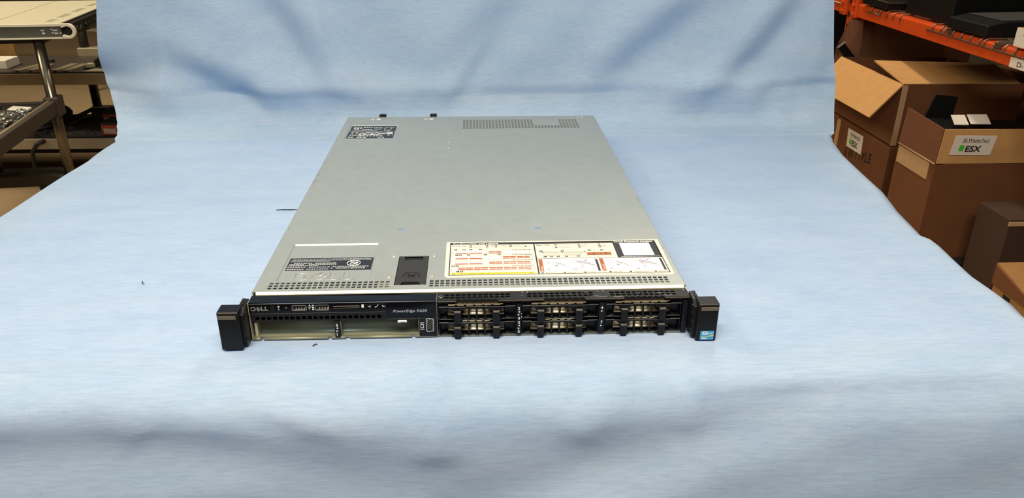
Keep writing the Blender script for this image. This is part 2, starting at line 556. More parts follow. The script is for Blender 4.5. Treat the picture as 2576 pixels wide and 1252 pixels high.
def cloth_point(i, prof):
    y, z, zone, tt = prof
    if zone in ('front', 'edge', 'top'):
        xl, xr = interp(y, XL), interp(y, XR)
    else:
        xl, xr = interp(z, XLB), interp(z, XRB)
    if zone in ('front', 'edge'):
        g = min(1, -z / 0.3)
        xl, xr = xl - 0.05 * g, xr + 0.05 * g
    if i < NE or i > NU - NE:               # the overhang down the sides of the table
        e = (NE - i) / NE if i < NE else (i - NU + NE) / NE
        k = 1.0
        if zone == 'top':
            k = 1.0 - max(0, (y - 0.60)) / 0.10 if y > 0.60 else 1.0
        elif zone in ('rise', 'back'):
            k = 0.0
        k = max(k, 0.0)
        r = 0.016
        ln = 0.012 + 0.26 * k
        s = e * ln
        if s < r * pi / 2:
            dx, dz = r * sin(s / r), -r * (1 - cos(s / r))
        else:
            dx, dz = r, -r - (s - r * pi / 2)
        dyy = 0
        if zone in ('rise', 'back'):
            dx, dz = r * e, 0
        if zone in ('front', 'edge'):
            dz *= max(0, 1 + z / 0.1)
        x = (xl - dx + r) if i < NE else (xr + dx - r)
        if zone in ('front', 'edge'):
            dz *= max(0, 1 + z / 0.1)
        p = Vector((x, y + dyy, z + dz))
        side = True
    else:
        u = (i - NE) / (NU - 2 * NE)
        p = Vector((xl + 0.016 + (xr - xl - 0.032) * u, y, z))
        side = False
    x = p.x
    # ---- folds
    if zone in ('back', 'rise'):
        d = 0.0
        zz = z
        edge_in = min(1.0, max(0.0, (0.69 - abs(x)) / 0.05))
        g = 1.0 if zone == 'back' else tt ** 1.5
        g *= edge_in
        # long dark fall coming down from the upper left, bright roll on either side
        d -= g * fold(x, zz, [(-0.235, 0.035), (-0.252, 0.061), (-0.288, 0.110), (-0.311, 0.169), (-0.365, 0.260)], 0.034, 0.0150, 0.05)
        d += g * fold(x, zz, [(-0.268, 0.145), (-0.280, 0.250)], 0.009, 0.0040, 0.02, 'ridge')
        d += g * fold(x, zz, [(-0.40, 0.13), (-0.47, 0.25)], 0.060, 0.012, 0.06, 'ridge')
        # left: upright fold and the dark pocket below the bulge
        d -= g * fold(x, zz, [(-0.27, 0.048), (-0.36, 0.062), (-0.436, 0.074), (-0.495, 0.100), (-0.545, 0.128)], 0.034, 0.0150, 0.05)
        d += g * fold(x, zz, [(-0.577, 0.0), (-0.570, 0.06), (-0.563, 0.150)], 0.007, 0.0030, 0.03, 'ridge')
        # right: falls leaning the other way
        d += g * fold(x, zz, [(0.250, 0.070), (0.272, 0.108), (0.310, 0.148), (0.430, 0.240)], 0.036, 0.0120, 0.05)
        d += g * fold(x, zz, [(0.455, 0.060), (0.495, 0.094), (0.532, 0.134), (0.600, 0.235)], 0.028, 0.0105, 0.05)
        d += g * fold(x, zz, [(-0.03, 0.12), (0.012, 0.175), (0.085, 0.245)], 0.034, 0.0080, 0.05)
        d += g * fold(x, zz, [(-0.043, 0.03), (-0.030, 0.060), (0.035, 0.150)], 0.016, 0.0040, 0.03)
        d += g * fold(x, zz, [(0.10, 0.12), (0.20, 0.24)], 0.040, 0.006, 0.05, 'ridge')
        d += g * ridge(x, zz, 0.66, 0.05, 0.665, 0.30, 0.014, 0.004)
        # the outer left strip turns back from the light
        if x < -0.568:
            d -= 0.42 * (-0.568 - x) * (tt if zone == 'rise' else 1.0) * exp(-(max(zz - 0.07, 0) / 0.05) ** 2)
        d += g * 0.0018 * sin(x * 14 + 1.0) * sin(zz * 22 + x * 5) + g * 0.0010 * sin(x * 37 + zz * 31)
        if zone == 'rise':
            st = interp(x, STP, True)
            a, c = along(RISE, tt), along(STEEP, tt)
            p.y = a[0] + (c[0] - a[0]) * st
            p.z = a[1] + (c[1] - a[1]) * st
            p.y += 0.0012 * sin(x * 60) * sin(pi * tt) * edge_in + 0.0010 * sin(x * 113 + 1) * sin(pi * tt) * edge_in
        else:
            st = interp(x, STP, True)
            p.y += -0.040 * st * exp(-((z - 0.0545) / 0.035) ** 2)
        p.y -= d
        # the crease line sags and rises a little across
        w_ = exp(-((z - 0.05) / 0.05) ** 2) * min(1.0, max(0.0, (z - 0.004) / 0.04))
        p.z += w_ * (0.006 * (x / 0.65) ** 2 + 0.010 * (x > 0) * (x / 0.65))
    elif zone == 'top' and not side:
        q = 1.0
        wv = 0.0007 * sin(x * 17 + y * 6) * sin(y * 21 + 1.3) + 0.0005 * sin(x * 41 + y * 13)
        inside = (abs(x) < 0.27 and -0.04 < y < 0.70)
        p.z -= 0.0011 if not inside else 0.0006
        p.z += wv if not inside else 0.0
        # where the cloth bunches before it goes over the front edge
        if y < 0.0:
            e = exp(-((y - EDGE_Y) / 0.028) ** 2)
            bl = 0.0045 * exp(-((x + 0.038) / 0.015) ** 2) + 0.0025 * exp(-((x - 0.135) / 0.020) ** 2)
            bl += 0.002 * exp(-((x - 0.215) / 0.016) ** 2) + 0.002 * exp(-((x + 0.33) / 0.03) ** 2)
            bl -= 0.003 * exp(-((x + 0.240) / 0.020) ** 2)
            p.z += bl * e
    if zone in ('front', 'edge'):
        g = min(1.0, max(0.0, -z / 0.022)) if zone == 'edge' else 1.0
        g = g * g * (3 - 2 * g)
        d = 0.0
        # wide drape falling from the right corner to the middle
        d -= g * fold(x, z, [(-0.06, -0.170), (0.04, -0.130), (0.20, -0.078), (0.34, -0.036), (0.54, -0.006)], 0.028, 0.0066, 0.07)
        d -= g * fold(x, z, [(0.20, -0.135), (0.33, -0.092), (0.54, -0.040)], 0.026, 0.0034, 0.07)
        # left drapes
        d += g * fold(x, z, [(-0.50, -0.026), (-0.32, -0.030), (-0.20, -0.046), (-0.06, -0.060)], 0.030, 0.0054, 0.08)
        d += g * fold(x, z, [(-0.225, -0.004), (-0.190, -0.012), (-0.150, -0.030)], 0.012, 0.0025, 0.03)
        d += g * fold(x, z, [(-0.46, -0.120), (-0.30, -0.125), (-0.14, -0.095)], 0.024, 0.0030, 0.06)
        # ridges under the bunches
        q = min(1, -z / 0.006 + 0.2)
        d += q * ridge(x, z, -0.037, 0.0, -0.034, -0.055, 0.016, 0.0045)
        d += q * ridge(x, z, 0.130, 0.0, 0.100, -0.040, 0.014, 0.0035)
        d += q * ridge(x, z, 0.205, 0.0, 0.200, -0.040, 0.010, 0.0025)
        d += q * ridge(x, z, -0.33, 0.0, -0.30, -0.035, 0.018, 0.0025)
        d += g * 0.0012 * sin(x * 23 + z * 30) * sin(z * 34 + 2) + g * 0.003 * sin(x * 8.5 + 1.2)
        p.y -= d
        if zone == 'edge':
            e = exp(-(z / 0.012) ** 2)
            bl = 0.0045 * exp(-((x + 0.038) / 0.015) ** 2) + 0.0025 * exp(-((x - 0.135) / 0.020) ** 2)
            bl += 0.002 * exp(-((x - 0.215) / 0.016) ** 2) + 0.002 * exp(-((x + 0.33) / 0.03) ** 2)
            bl -= 0.003 * exp(-((x + 0.240) / 0.020) ** 2)
            p.z += bl * e - 0.0011
    return p


b = MB()
vs, fs = [], []
for pr in PROF:
    for i in range(NU + 1):
        vs.append(cloth_point(i, pr))
W1 = NU + 1
for j in range(len(PROF) - 1):
    for i in range(NU):
        fs.append((j * W1 + i, j * W1 + i + 1, (j + 1) * W1 + i + 1, (j + 1) * W1 + i))
b.add(vs, fs, 0, True)
cloth = b.build('backdrop_cloth', cloth_material())
tag(cloth, 'creased pale blue cloth swept from the backdrop over the table under the server', 'cloth')

# the work table that carries it all, hidden by the cloth
tb = thing('work_table', 'plain work table draped by the blue cloth', 'table', (0, 0.32, -0.78))
b = MB()
b.box(-0.600, 0.565, -0.345, 0.372, 0.748, 0.7745)
b.build('tabletop', mat('pale_laminate', (214, 210, 200), 0.5, 0, 0.04, 10), tb, 0.004)
for x in (-0.56, 0.53):
    for y in (-0.33, 0.34):
        b = MB()
        b.box(x - 0.018, x + 0.018, y - 0.018, y + 0.018, 0.0, 0.748)
        b.build('leg', mat('table_leg_grey', (96, 96, 98), 0.4, 0.5, 0.05), tb)

THREAD = mat('dark_lint', (30, 34, 44), 0.8, 0, 0.1)
b = MB()
b.prism([(-0.273, 0.3520), (-0.264, 0.3535), (-0.250, 0.3528), (-0.243, 0.3518), (-0.252, 0.3508), (-0.264, 0.3512)], -0.0009, 0.0002, 'z')
tag(b.build('lint_thread', THREAD), 'dark thread lying flat on the cloth left of the server', 'thread')
b = MB()
b.tube([(-0.3745, 0.1350, 0.0004), (-0.3730, 0.1322, 0.0010), (-0.3718, 0.1290, 0.0004)], 0.0006, 5)
tag(b.build('lint_thread', THREAD), 'tiny dark fibre on the open cloth far left of the server front', 'thread')
b = MB()
b.tube([(-0.1560, -0.0120, 0.0002), (-0.1538, -0.0095, 0.0008), (-0.1520, -0.0085, 0.0003)], 0.0005, 5)
tag(b.build('lint_thread', THREAD), 'tiny dark fibre on the cloth just in front of the empty drive slots', 'thread')

# ================================================================== the rack server (millimetres scaled by S)
srv = thing('rack_server', 'flat grey steel one-unit rack server with black front lying on the blue cloth', 'server')
MM = Matrix.Scale(S, 4)


def smb():
    m = MB()
    m.m = MM
    return m


def cuts(*lists):
    out = sorted({round(x, 4) for l in lists for x in l})
    return out


# ---- chassis: pan, sides, rear wall, inner bulkhead
b = smb()
b.box(-216.5, 216.5, 3, 681, 0.6, 1.6)
b.box(-217, -216, 1, 681, 0.6, 41.2)
b.box(216, 217, 12, 681, 0.6, 41.2)
b.box(-216, 216, 680, 681, 1.6, 41.2)
chassis = b.build('chassis', STEEL, srv, 0.0)
b = smb()
b.box(-215.5, 215.5, 86, 88, 1.8, 41)
b.box(-215.5, 215.5, 88, 560, 12, 13)
b.box(-215.5, 215.5, 560, 678, 30, 31)
b.box(-215.5, 215.5, 150, 152, 13, 38)
b.build('inner_baffle', INNER, srv)
b = smb()                                   # added bright strips under the vents, for the gleam seen in the holes
b.box(-33, 203, 30.9, 32.9, 40.7, 41.1)
b.box(-150, -124, 30.9, 32.9, 40.7, 41.1)
b.box(-96, -82, 30.9, 38, 40.7, 41.1)
for k in range(9):
    b.box(52 + k * 6, 56 + k * 6, 628 + (k % 3) * 9, 632 + (k % 3) * 9, 39, 39.8)
    b.box(146 + k * 4, 149 + k * 4, 632 + (k % 2) * 14, 640 + (k % 2) * 14, 39, 39.8)
b.build('vent_gleam_strip', STEEL_B, srv)

# ---- top cover with punched vents and pressed recesses
holes = []


def hole_row(x0, x1, n, ys, hw, hh):
    for k in range(n):
        c = x0 + (x1 - x0) * k / (n - 1)
        for y in ys:
            holes.append((c - hw, c + hw, y - hh, y + hh))


hole_row(-202.2, -85.4, 22, (40.2, 34.9, 29.6), 1.95, 1.75)
hole_row(-40.8, 200.4, 45, (40.4, 35.1, 29.9), 1.95, 1.75)
rear_cols = [-12.7 + (180.6 + 12.7) * k / 35 for k in range(36)]
for k, c in enumerate(rear_cols):
    for r in range(9):
        y = 606.5 + r * 6.35
        if 22 <= k <= 29 and r > 2:
            continue
        holes.append((c - 1.9, c + 1.9, y - 2.05, y + 2.05))
LX0, LX1, LY0, LY1 = -78.6, -46.3, 32.4, 101.2
holes.append((LX0, LX1, LY0, LY1))
REC = [(-199.5, -104.6, 44.6, 137.2, 1.4, 1.5), (-205.4, -124.2, 551.5, 631.0, 1.0, 1.1)]
xs = cuts([-217, 217], [h[0] for h in holes], [h[1] for h in holes],
          *[[r[0], r[0] + r[5], r[1] - r[5], r[1]] for r in REC])
ys = cuts([22.6, 682], [h[2] for h in holes], [h[3] for h in holes],
          *[[r[2], r[2] + r[5], r[3] - r[5], r[3]] for r in REC], [150, 300, 450])


def inhole(x, y):
    for h in holes:
        if h[0] < x < h[1] and h[2] < y < h[3]:
            return True
    return False


def cover_h(x, y):
    h = 42.8
    for x0, x1, y0, y1, dep, sl in REC:
        q = min(x - x0, x1 - x, y - y0, y1 - y) / sl
        if q > 0:
            h -= dep * min(1, q)
    return h


b = smb()
b.plate(xs, ys, inhole, cover_h, 0.9)
prof = [(22.6, 42.8), (20.6, 42.7), (18.8, 42.2), (17.3, 41.4), (16.3, 40.5), (15.9, 39.4), (16.7, 39.4), (17.2, 40.2), (18.2, 41.0), (20.4, 41.6), (22.6, 41.9)]
for sx in (-1, 1):                                  # turned-down side flanges
    b.prism([(sx * 217, 42.8), (sx * 217.7, 42.3), (sx * 217.8, 36), (sx * 217, 36)], 22.6, 682, 'y')
cover = b.build('top_cover', STEEL, srv)
b = smb()
b.prism([(22.6, 42.8), (22.1, 42.75), (20.1, 40.7), (19.9, 39.6), (21.0, 39.4), (22.6, 41.4)], -213.6, 215.2, 'x')
b.build('front_lip', STEEL_B, cover)
# little punched lances, dimples and the pressed maker's lettering
b = smb()
for x, y in ((-84.6, 101.2), (-40.6, 100.3), (-85.1, 50.6), (-40.8, 50.6), (-35.8, 525.2), (-35.8, 495.6)):
    b = smb()
    b.dome((x, y, 42.7), 1.7, 1.7, 0.9)
    b.build('rivet', STEEL_B, cover)
b = smb()
for x in (-172.2, -79.7):
    b.tube([(x - 3 + 6 * t / 8, 666.4 + 3.2 * cos(t / 8 * 2 * pi), 42.9) for t in range(9)], 0.45, 5)
for x in (-162, -70.5):
    for dy in (-2.2, 0.6, 3.2):
        b.box(x - 3.4, x + 3.4, 666 + dy - .6, 666 + dy + .6, 42.7, 42.95)
b.box(186, 189, 672, 673.2, 42.7, 42.95)
b.box(193, 197, 672, 673.2, 42.7, 42.95)
b.build('stamped_mark', INK_W, cover)
b = smb()


def emboss(pts, closed=False, r=0.5):
    b.tube([(x, y, 41.45) for x, y in pts] + ([(pts[0][0], pts[0][1], 41.45)] if closed else []), r, 6)


# D, tilted E, L, L pressed into the panel
X0, Y0 = -183, 49.5
emboss([(X0, Y0 + 15), (X0, Y0), (X0 + 10, Y0), (X0 + 15, Y0 + 2.6), (X0 + 18.5, Y0 + 7.5), (X0 + 15, Y0 + 13), (X0 + 10, Y0 + 15.5), (X0, Y0 + 15.5)], True)
emboss([(X0 + 5, Y0 + 4.6), (X0 + 8.6, Y0 + 4.6), (X0 + 11.2, Y0 + 7.6), (X0 + 8.6, Y0 + 10.8), (X0 + 5, Y0 + 10.8)], True)
emboss([(X0 + 18.5, Y0 + 7.5), (X0 + 26, Y0 - 0.3), (X0 + 35.4, Y0 + 6.2)])
emboss([(X0 + 29.5, Y0 + 4.6), (X0 + 37, Y0 + 9.8)])
emboss([(X0 + 24.0, Y0 + 8.4), (X0 + 32, Y0 + 14.2)])
emboss([(X0 + 22.4, Y0 + 6.6), (X0 + 18.4, Y0 + 10.4), (X0 + 27, Y0 + 16.4)])
for lx in (35.5, 50.0):
    emboss([(X0 + lx, Y0 + 15.5), (X0 + lx, Y0), (X0 + lx + 12.6, Y0), (X0 + lx + 12.6, Y0 + 3.8), (X0 + lx + 4.8, Y0 + 3.8), (X0 + lx + 4.8, Y0 + 15.5)], True)
b.build('embossed_logo', STEEL, cover)
b = smb()
for k in range(14):                                  # scuffs and scratches
    x, y, a, ln = random.uniform(-180, 190), random.uniform(150, 590), random.uniform(-.25, .35), random.uniform(8, 38)
    wd = random.uniform(.10, .22)
    b.poly([(x, y, 42.815), (x + ln * cos(a), y + ln * sin(a), 42.815), (x + ln * cos(a), y + ln * sin(a) + wd, 42.815), (x, y + wd, 42.815)])
for (x, y, x2, y2, wd) in ((-74, 160, -30, 176, .35), (-82, 163, -52, 172, .3), (-64, 152, -34, 150, .3), (110, 560, 150, 571, .7), (60, 600, 66, 602, .5), (150, 180, 160, 184, .6)):
    b.poly([(x, y, 42.815), (x2, y2, 42.815), (x2, y2 + wd, 42.815), (x, y + wd, 42.815)])
b.build('scratch', STEEL_B, cover)
b = smb()
for x, y in ((-82.5, 175.4), (78.4, 174.6)):
    b.poly([(x + 4.6 * cos(t * pi / 6) + random.uniform(-.6, .6), y + 3.2 * sin(t * pi / 6) + random.uniform(-.4, .4), 42.82) for t in range(12)])
b.build('blue_smudge', mat('blue_marker_smudge', (104, 128, 158), 0.6, 0, 0.2, 300), cover)
b = smb()                                            # dark knocks along the edges
for k in range(26):
    sx = random.choice((-1, -1, 1))
    y = random.uniform(60, 660)
    x = sx * random.uniform(213.5, 216.3)
    b.poly([(x - .5, y, 42.82), (x + .5, y, 42.82), (x + .3, y + random.uniform(2, 9), 42.82), (x - .4, y + 2.5, 42.82)])
b.poly([(-33.2, 508, 42.82), (-32, 508, 42.82), (-32, 512, 42.82), (-33.2, 512, 42.82)])
b.build('edge_knock', INK_G, cover)

# ---- rear thumb tabs
for x in (-156.5, -67.5):
    b = smb()
    b.prism([(x - 6, 30), (x + 6, 30), (x + 6, 45.2), (x + 4.6, 46.6), (x - 4.6, 46.6), (x - 6, 45.2)], 682.5, 690, 'y')
    b.build('rear_tab', BLACK, srv, 0.0)

# ---- black release latch let into the cover
la = smb()
la.prism([(LX0 + .5, LY0 + 2.4), (LX0 + 2.4, LY0 + .5), (LX0 + 5.4, LY0 + .5), (LX0 + 8.2, LY0 + 8), (LX1 - 8.2, LY0 + 8), (LX1 - 5.4, LY0 + .5), (LX1 - 2.4, LY0 + .5),
          (LX1 - .5, LY0 + 2.4), (LX1 - .5, LY1 - 8), (LX1 - 0.5, LY1 - 1), (LX1 - 6.5, LY1 - 1), (LX1 - 6.5, LY1 - 9), (LX0 + 6.5, LY1 - 9), (LX0 + 6.5, LY1 - 1), (LX0 + .5, LY1 - 1)], 38.5, 42.5, 'z')
latch = la.build('cover_latch', LATCH, srv, 0.0004 * 1)
b = smb()
b.box(LX0, LX1, LY0, LY1, 36.8, 38)
b.box(LX0 + 7.2, LX1 - 7.2, LY1 - 8, LY1 - 1.5, 38, 41.2)
b.build('latch_well', BLACK, latch)
b = smb()
cx, cy = (LX0 + LX1) / 2, LY0 + 21
pts = [(cx + 8.4 * cos(t), cy + 8.4 * sin(t), 42.55) for t in [pi * (-0.08 + 1.16 * k / 20) for k in range(21)]]
b.tube(pts, 0.45, 6)
for s in (1, -1):
    b.tube([(cx - 3.4 * s, cy + 2.4, 42.55), (cx, cy - .4, 42.55), (cx + 3.4 * s, cy - 3.2, 42.55)], 0.75, 6)
b.build('latch_lock', BLACK, latch)

# ---- black warning label in the pressed panel
ZL = 41.46
wl = smb()
wl.box(-196.2, -106.4, 71.8, 102.4, ZL - .12, ZL)
warn = wl.build('warning_label', LABELK, srv)
b = smb()
EX, EY = (1, 0, 0), (0, 1, 0)
b.text('This device complies with part 15 of the FCC rules. Operation is subject to the following two conditions:', (-193, 99.0, ZL + .05), EX, EY, 1.7, width=84)
b.text('(1) this device may not cause harmful interference, and (2) this device must accept any interference received,', (-194, 96.0, ZL + .05), EX, EY, 1.7, width=86)
b.text('including interference that may cause undesired operation.', (-194.4, 93.0, ZL + .05), EX, EY, 1.7, width=42)
random.seed(3)


def glyphrow(x0, x1, y, h, step, gap):
    """dense small non-Latin characters: little stroke clusters"""
    x = x0
    while x < x1:
        wd = step * random.uniform(.6, .85)
        if random.random() > gap:
            for q in range(3):
                yy = y + h * q / 3
                b.poly([(x, yy, ZL + .05), (x + wd, yy, ZL + .05), (x + wd, yy + h * .16, ZL + .05), (x, yy + h * .16, ZL + .05)])
            xx = x + random.uniform(.1, .7) * wd
            b.poly([(xx, y, ZL + .05), (xx + wd * .2, y, ZL + .05), (xx + wd * .2, y + h * .9, ZL + .05), (xx, y + h * .9, ZL + .05)])
        x += step


glyphrow(-190, -146, 88.4, 2.5, 2.5, .08)
glyphrow(-194.5, -146, 85.4, 2.2, 2.3, .05)
glyphrow(-194.5, -164, 82.8, 1.8, 2.1, .05)
glyphrow(-195, -150, 78.8, 2.2, 2.8, .03)
glyphrow(-195, -151.5, 74.0, 2.2, 2.6, .03)
glyphrow(-148, -110, 79.6, 2.2, 2.6, .05)
glyphrow(-149, -113, 75.6, 2.2, 2.6, .03)
c0 = (-126.5, 88.5)
ring = [(c0[0] + 7 * cos(k * pi / 14), c0[1] + 6.6 * sin(k * pi / 14), ZL + .1) for k in range(29)]
b.tube(ring, .42, 5)
b.tube([(c0[0] - 5, c0[1] + 4.6, ZL + .1), (c0[0] + 5, c0[1] - 4.6, ZL + .1)], .42, 5)
b.tube([(c0[0] - 3.6, c0[1] - 3, ZL + .1), (c0[0] + 1, c0[1] - 3, ZL + .1), (c0[0] + 1, c0[1] + 3, ZL + .1), (c0[0] - 2.2, c0[1] + 3, ZL + .1), (c0[0] - 3.6, c0[1] - 3, ZL + .1)], .36, 5)
b.dome((c0[0] + 3.2, c0[1] + 1.4, ZL), 1.5, 2.0, .2)
b.build('warning_print', INK_W, warn)

# ---- regulatory label near the rear
ZR = 41.96
rl = smb()
rl.box(-202.5, -127.0, 595.5, 626.5, ZR - .12, ZR)
rl.box(-203, -127.4, 555.0, 593.0, ZR - .12, ZR)
reg = rl.build('regulatory_label', LABELK, srv)
b = smb()
ZL = ZR
glyphrow(-198, -183, 611, 10, 5.2, .05)
glyphrow(-182, -166, 616, 6, 4.2, .1)
glyphrow(-196, -166, 603, 6, 4.4, .15)
glyphrow(-164, -151, 614, 5, 2.4, .05)
glyphrow(-163, -149, 606, 4.2, 2.4, .05)
glyphrow(-199, -158, 597.2, 3.4, 2.2, .05)
glyphrow(-146, -130, 617, 4.5, 4.2, .2)
glyphrow(-147, -130, 606, 5.5, 5.2, .3)
glyphrow(-146, -138, 598, 4, 3.6, .1)
glyphrow(-198, -188, 582, 7, 3.8, .1)
glyphrow(-199, -186, 570, 7, 4.2, .1)
glyphrow(-200, -184, 558, 7, 4.6, .1)
glyphrow(-183, -146, 566, 5, 5.5, .35)
glyphrow(-182, -144, 557, 5, 6.0, .35)
glyphrow(-198, -150, 589, 2.2, 2.6, .2)
for cx_, cy_, rx_, ry_ in ((-180, 578, 3.6, 6), (-170, 579, 6.5, 6), (-157, 579, 7, 5), (-135, 583, 5, 4.2)):
    b.tube([(cx_ + rx_ * cos(k * pi / 8), cy_ + ry_ * sin(k * pi / 8), ZR + .1) for k in range(17)], .8, 5)
b.text('EAC', (-149, 578, ZR + .05), EX, EY, 9, bold=.02, width=7.5)
glyphrow(-138, -130, 570, 4.4, 2.6, .05)
b.build('regulatory_print', INK_W, reg)

# ---- big white configuration label
Z0 = 43.0
cl = smb()
cl.prism([(-25.2, 46.6), (209.6, 46.4), (212, 48.6), (213, 136.2), (-28.1, 136.4), (-28.1, 49.5)], 42.82, Z0, 'z')
conf = cl.build('configuration_label', PAPER, srv)
Z = Z0 + .06
MI = {'k': 0, 'o': 1, 'g': 2, 'l': 3, 'y': 4, 'w': 5, 'p': 6}
b = smb()


def rc(x0, x1, y0, y1, c, lv=0):
    z = Z + lv * .05
    b.poly([(x0, y0, z), (x1, y0, z), (x1, y1, z), (x0, y1, z)], MI[c])


def fr(x0, x1, y0, y1, c, t=.35, lv=0):
    rc(x0, x1, y0, y0 + t, c, lv)
    rc(x0, x1, y1 - t, y1, c, lv)
    rc(x0, x0 + t, y0, y1, c, lv)
    rc(x1 - t, x1, y0, y1, c, lv)


def tx(s, x, y, h, wd, c='k', lv=1, bold=0.0):
    b.text(s, (x, y, Z + lv * .05), EX, EY, h, MI[c], bold, width=wd)


fr(-24, 208.7, 51.3, 133.6, 'k', 1.1)
rc(-24, 208.7, 128.0, 133.6, 'k')
tx('Configuration and Layout', -21, 129.2, 3.4, 51, 'w', 2, .018)
rc(69.5, 71.0, 51.5, 128.0, 'k')
rc(70.3, 160, 89.0, 89.7, 'k')
rc(159.6, 208.4, 88.4, 128.6, 'k')
tx('Quick Resource Locator', 161.6, 129.4, 3.2, 44.5, 'w', 2, .018)
rc(167, 201, 94, 127.3, 'w', 1)
random.seed(31)
for k in range(30):
    rc(163.5 + k * 1.42, 164.3 + k * 1.42 + random.uniform(0, .5), 90.4, 91.3, 'w', 2)
tx('Front View', -21.2, 123.5, 2.4, 17, 'k', 1, .012)
KEYS = [(-2.4, 124.4, 'A', 'BUTTON', 9), (-2.4, 120.4, 'B', 'HARD DRIVE', 12.5), (16, 124.4, 'C', 'USB', 5), (16, 120.4, 'D', 'VGA', 5.6), (25.8, 124.4, 'E', 'LCD BEZEL', 10.5), (25.8, 120.4, 'F', 'DVD DRIVE', 12),
        (42.4, 124.4, 'G', 'CONTROL PANEL', 17), (42.4, 120.4, 'H', 'SYSTEM ID', 11), (59.0, 120.4, 'I', 'NMI', 4)]
for x, y, k, s, wd in KEYS:
    rc(x, x + 2.7, y, y + 2.6, 'k')
    tx(k, x + .7, y + .4, 1.7, 1.2, 'w', 2)
    tx(s, x + 3.4, y + .5, 1.5, wd, 'g')


def key(x, y, k):
    rc(x, x + 3.2, y, y + 3.1, 'k')
    tx(k, x + .9, y + .5, 2.0, 1.5, 'w', 2)


ROWS = [(103.4, 111.6, '4 Drive System', 113.0), (89.7, 97.4, '6 Drive System', 99.2), (76.5, 84.2, '8 Drive System', 85.9), (62.6, 70.6, '10 Drive System', 72.0)]
OR = {0: [(18.8, 32.9)], 1: [(34.0, 48.2), (49.4, 63.4)], 2: [(18.8, 33), (34.2, 48.1), (49.2, 63.3)], 3: [(-14.4, 1.5), (2.5, 17.6), (18.7, 33), (34, 48.1), (49.2, 63.3)]}
for r, (y0, y1, s, yt) in enumerate(ROWS):
    fr(-21.4, 66.6, y0, y1, 'g', .3)
    rc(-21.1, 66.3, y0 + .3, y1 - .3, 'w')
    tx(s, 44.8 if r < 3 else 43.2, yt, 2.2, 22 if r < 3 else 23.4, 'k', 1, .006)
    for x0, x1 in OR[r]:
        rc(x0, x1, y1 - 3.4, y1 - 1.0, 'o', 1)
        rc(x0, x1, y0 + .9, y0 + 3.2, 'o', 1)
        for yy in (y1 - 2.6, y0 + 1.7):
            rc((x0 + x1) / 2 - .3, (x0 + x1) / 2 + .3, yy, yy + .9, 'w', 2)
    if r < 3:
        rc(-16.4, 7.4, y1 - 3.6, y1 - 1.0, 'l', 1)
        rc(-17.6, -3.7, y0 + .8, y0 + 3.2, 'o', 1)
        rc(-2.5, 11.7, y0 + .8, y0 + 3.2, 'o', 1)
        for q in range(5):
            rc(-12 + q * 4, -10.8 + q * 4, y1 - 2.2, y1 - 1.2, 'w', 2)
        fr(13.6, 16.4, y0 + 1.4, y0 + 4.2, 'g', .3, 1)
        rc(9.5, 17.2, y1 - 1.4, y1 - 1.0, 'g', 1)
    if r == 0:
        fr(34.4, 48.6, y0 + .6, y1 - .6, 'g', .3, 1)
        fr(49.8, 63.9, y0 + .6, y1 - .6, 'g', .3, 1)
    if r == 1:
        fr(18.8, 33, y0 + .6, y1 - .6, 'g', .3, 1)
    rc(64.2, 64.5, y0, y1, 'g', 1)
for x, y, k in ((-19, 113.4, 'A'), (-10, 113.4, 'B'), (-2.4, 113.6, 'C'), (8.3, 113.8, 'D'), (-17.8, 99.4, 'I'), (-13.8, 99.4, 'H'), (-4.9, 99.6, 'G'), (13.4, 100, 'F'), (28.6, 100.2, 'E'),
                (-21.2, 72.0, 'B'), (-17, 72, 'A'), (-16.2, 58.8, 'I'), (-12, 58.8, 'H')):
    key(x, y, k)
tx('o', -19.6, 63.6, 2.6, 1.6, 'g')
tx('i', -20, 66.8, 2.6, .8, 'g')
rc(-21.4, 66.4, 53.2, 57.0, 'y')
tx('Do not operate longer than 5 minutes with cover removed', -12.4, 54.4, 1.7, 69, 'k')
for x in (-18.6, 62.0):
    b.tube([(x - 1.7, 53.9, Z + .1), (x, 56.7, Z + .1), (x + 1.7, 53.9, Z + .1), (x - 1.7, 53.9, Z + .1)], .14, 4, MI['k'])
tx('Rear View', 72.7, 123.6, 2.4, 16, 'k', 1, .012)
for x in (93.2, 119.5, 142.6):
    for q, (k, s, wd) in enumerate((('A', 'SYSTEM ID', 11), ('B', 'PCI CARDS SLOTS', 16), ('C', 'POWER SUPPLY', 15))):
        y = 124.4 - q * 3.9
        rc(x, x + 2.7, y, y + 2.4, 'k')
        tx(k, x + .7, y + .4, 1.5, 1.1, 'w', 2)
        tx(s, x + 3.4, y + .4, 1.4, wd if x < 100 else (wd if q == 0 and x < 130 else 6), 'g')
fr(74.8, 154, 96.4, 107.4, 'g', .3)
rc(77, 126, 103.4, 106.6, 'g', 1)
rc(79, 99, 103.8, 106.2, 'p', 2)
rc(101, 124, 103.8, 106.2, 'p', 2)
for q in range(3):
    fr(79 + q * 6.2, 84 + q * 6.2, 97.4, 100.4, 'g', .3, 1)
for q in range(5):
    fr(102 + q * 4, 105 + q * 4, 97.4, 100.6, 'g', .3, 1)
rc(127, 153.5, 96.8, 103.2, 'o', 2)
rc(134, 134.9, 97, 103, 'k', 3)
rc(147.4, 148.2, 97, 103, 'k', 3)
for x in (129, 141.8):
    rc(x, x + 1, 100, 101, 'k', 3)
for x, y, k in ((75.2, 106.8, 'A'), (99, 107.4, 'B'), (129, 108, 'C'), (143, 108, 'D'), (78.6, 92.4, 'I'), (85.8, 92.4, 'H'), (93, 92.4, 'G'), (102, 92.6, 'F'), (115, 92.8, 'E')):
    key(x, y, k)
rc(71.6, 207, 57, 88.6, 'w', 0)
for x in (72.0, 138.0):
    rc(x, x + 4.3, 57.3, 87.6, 'o', 1)
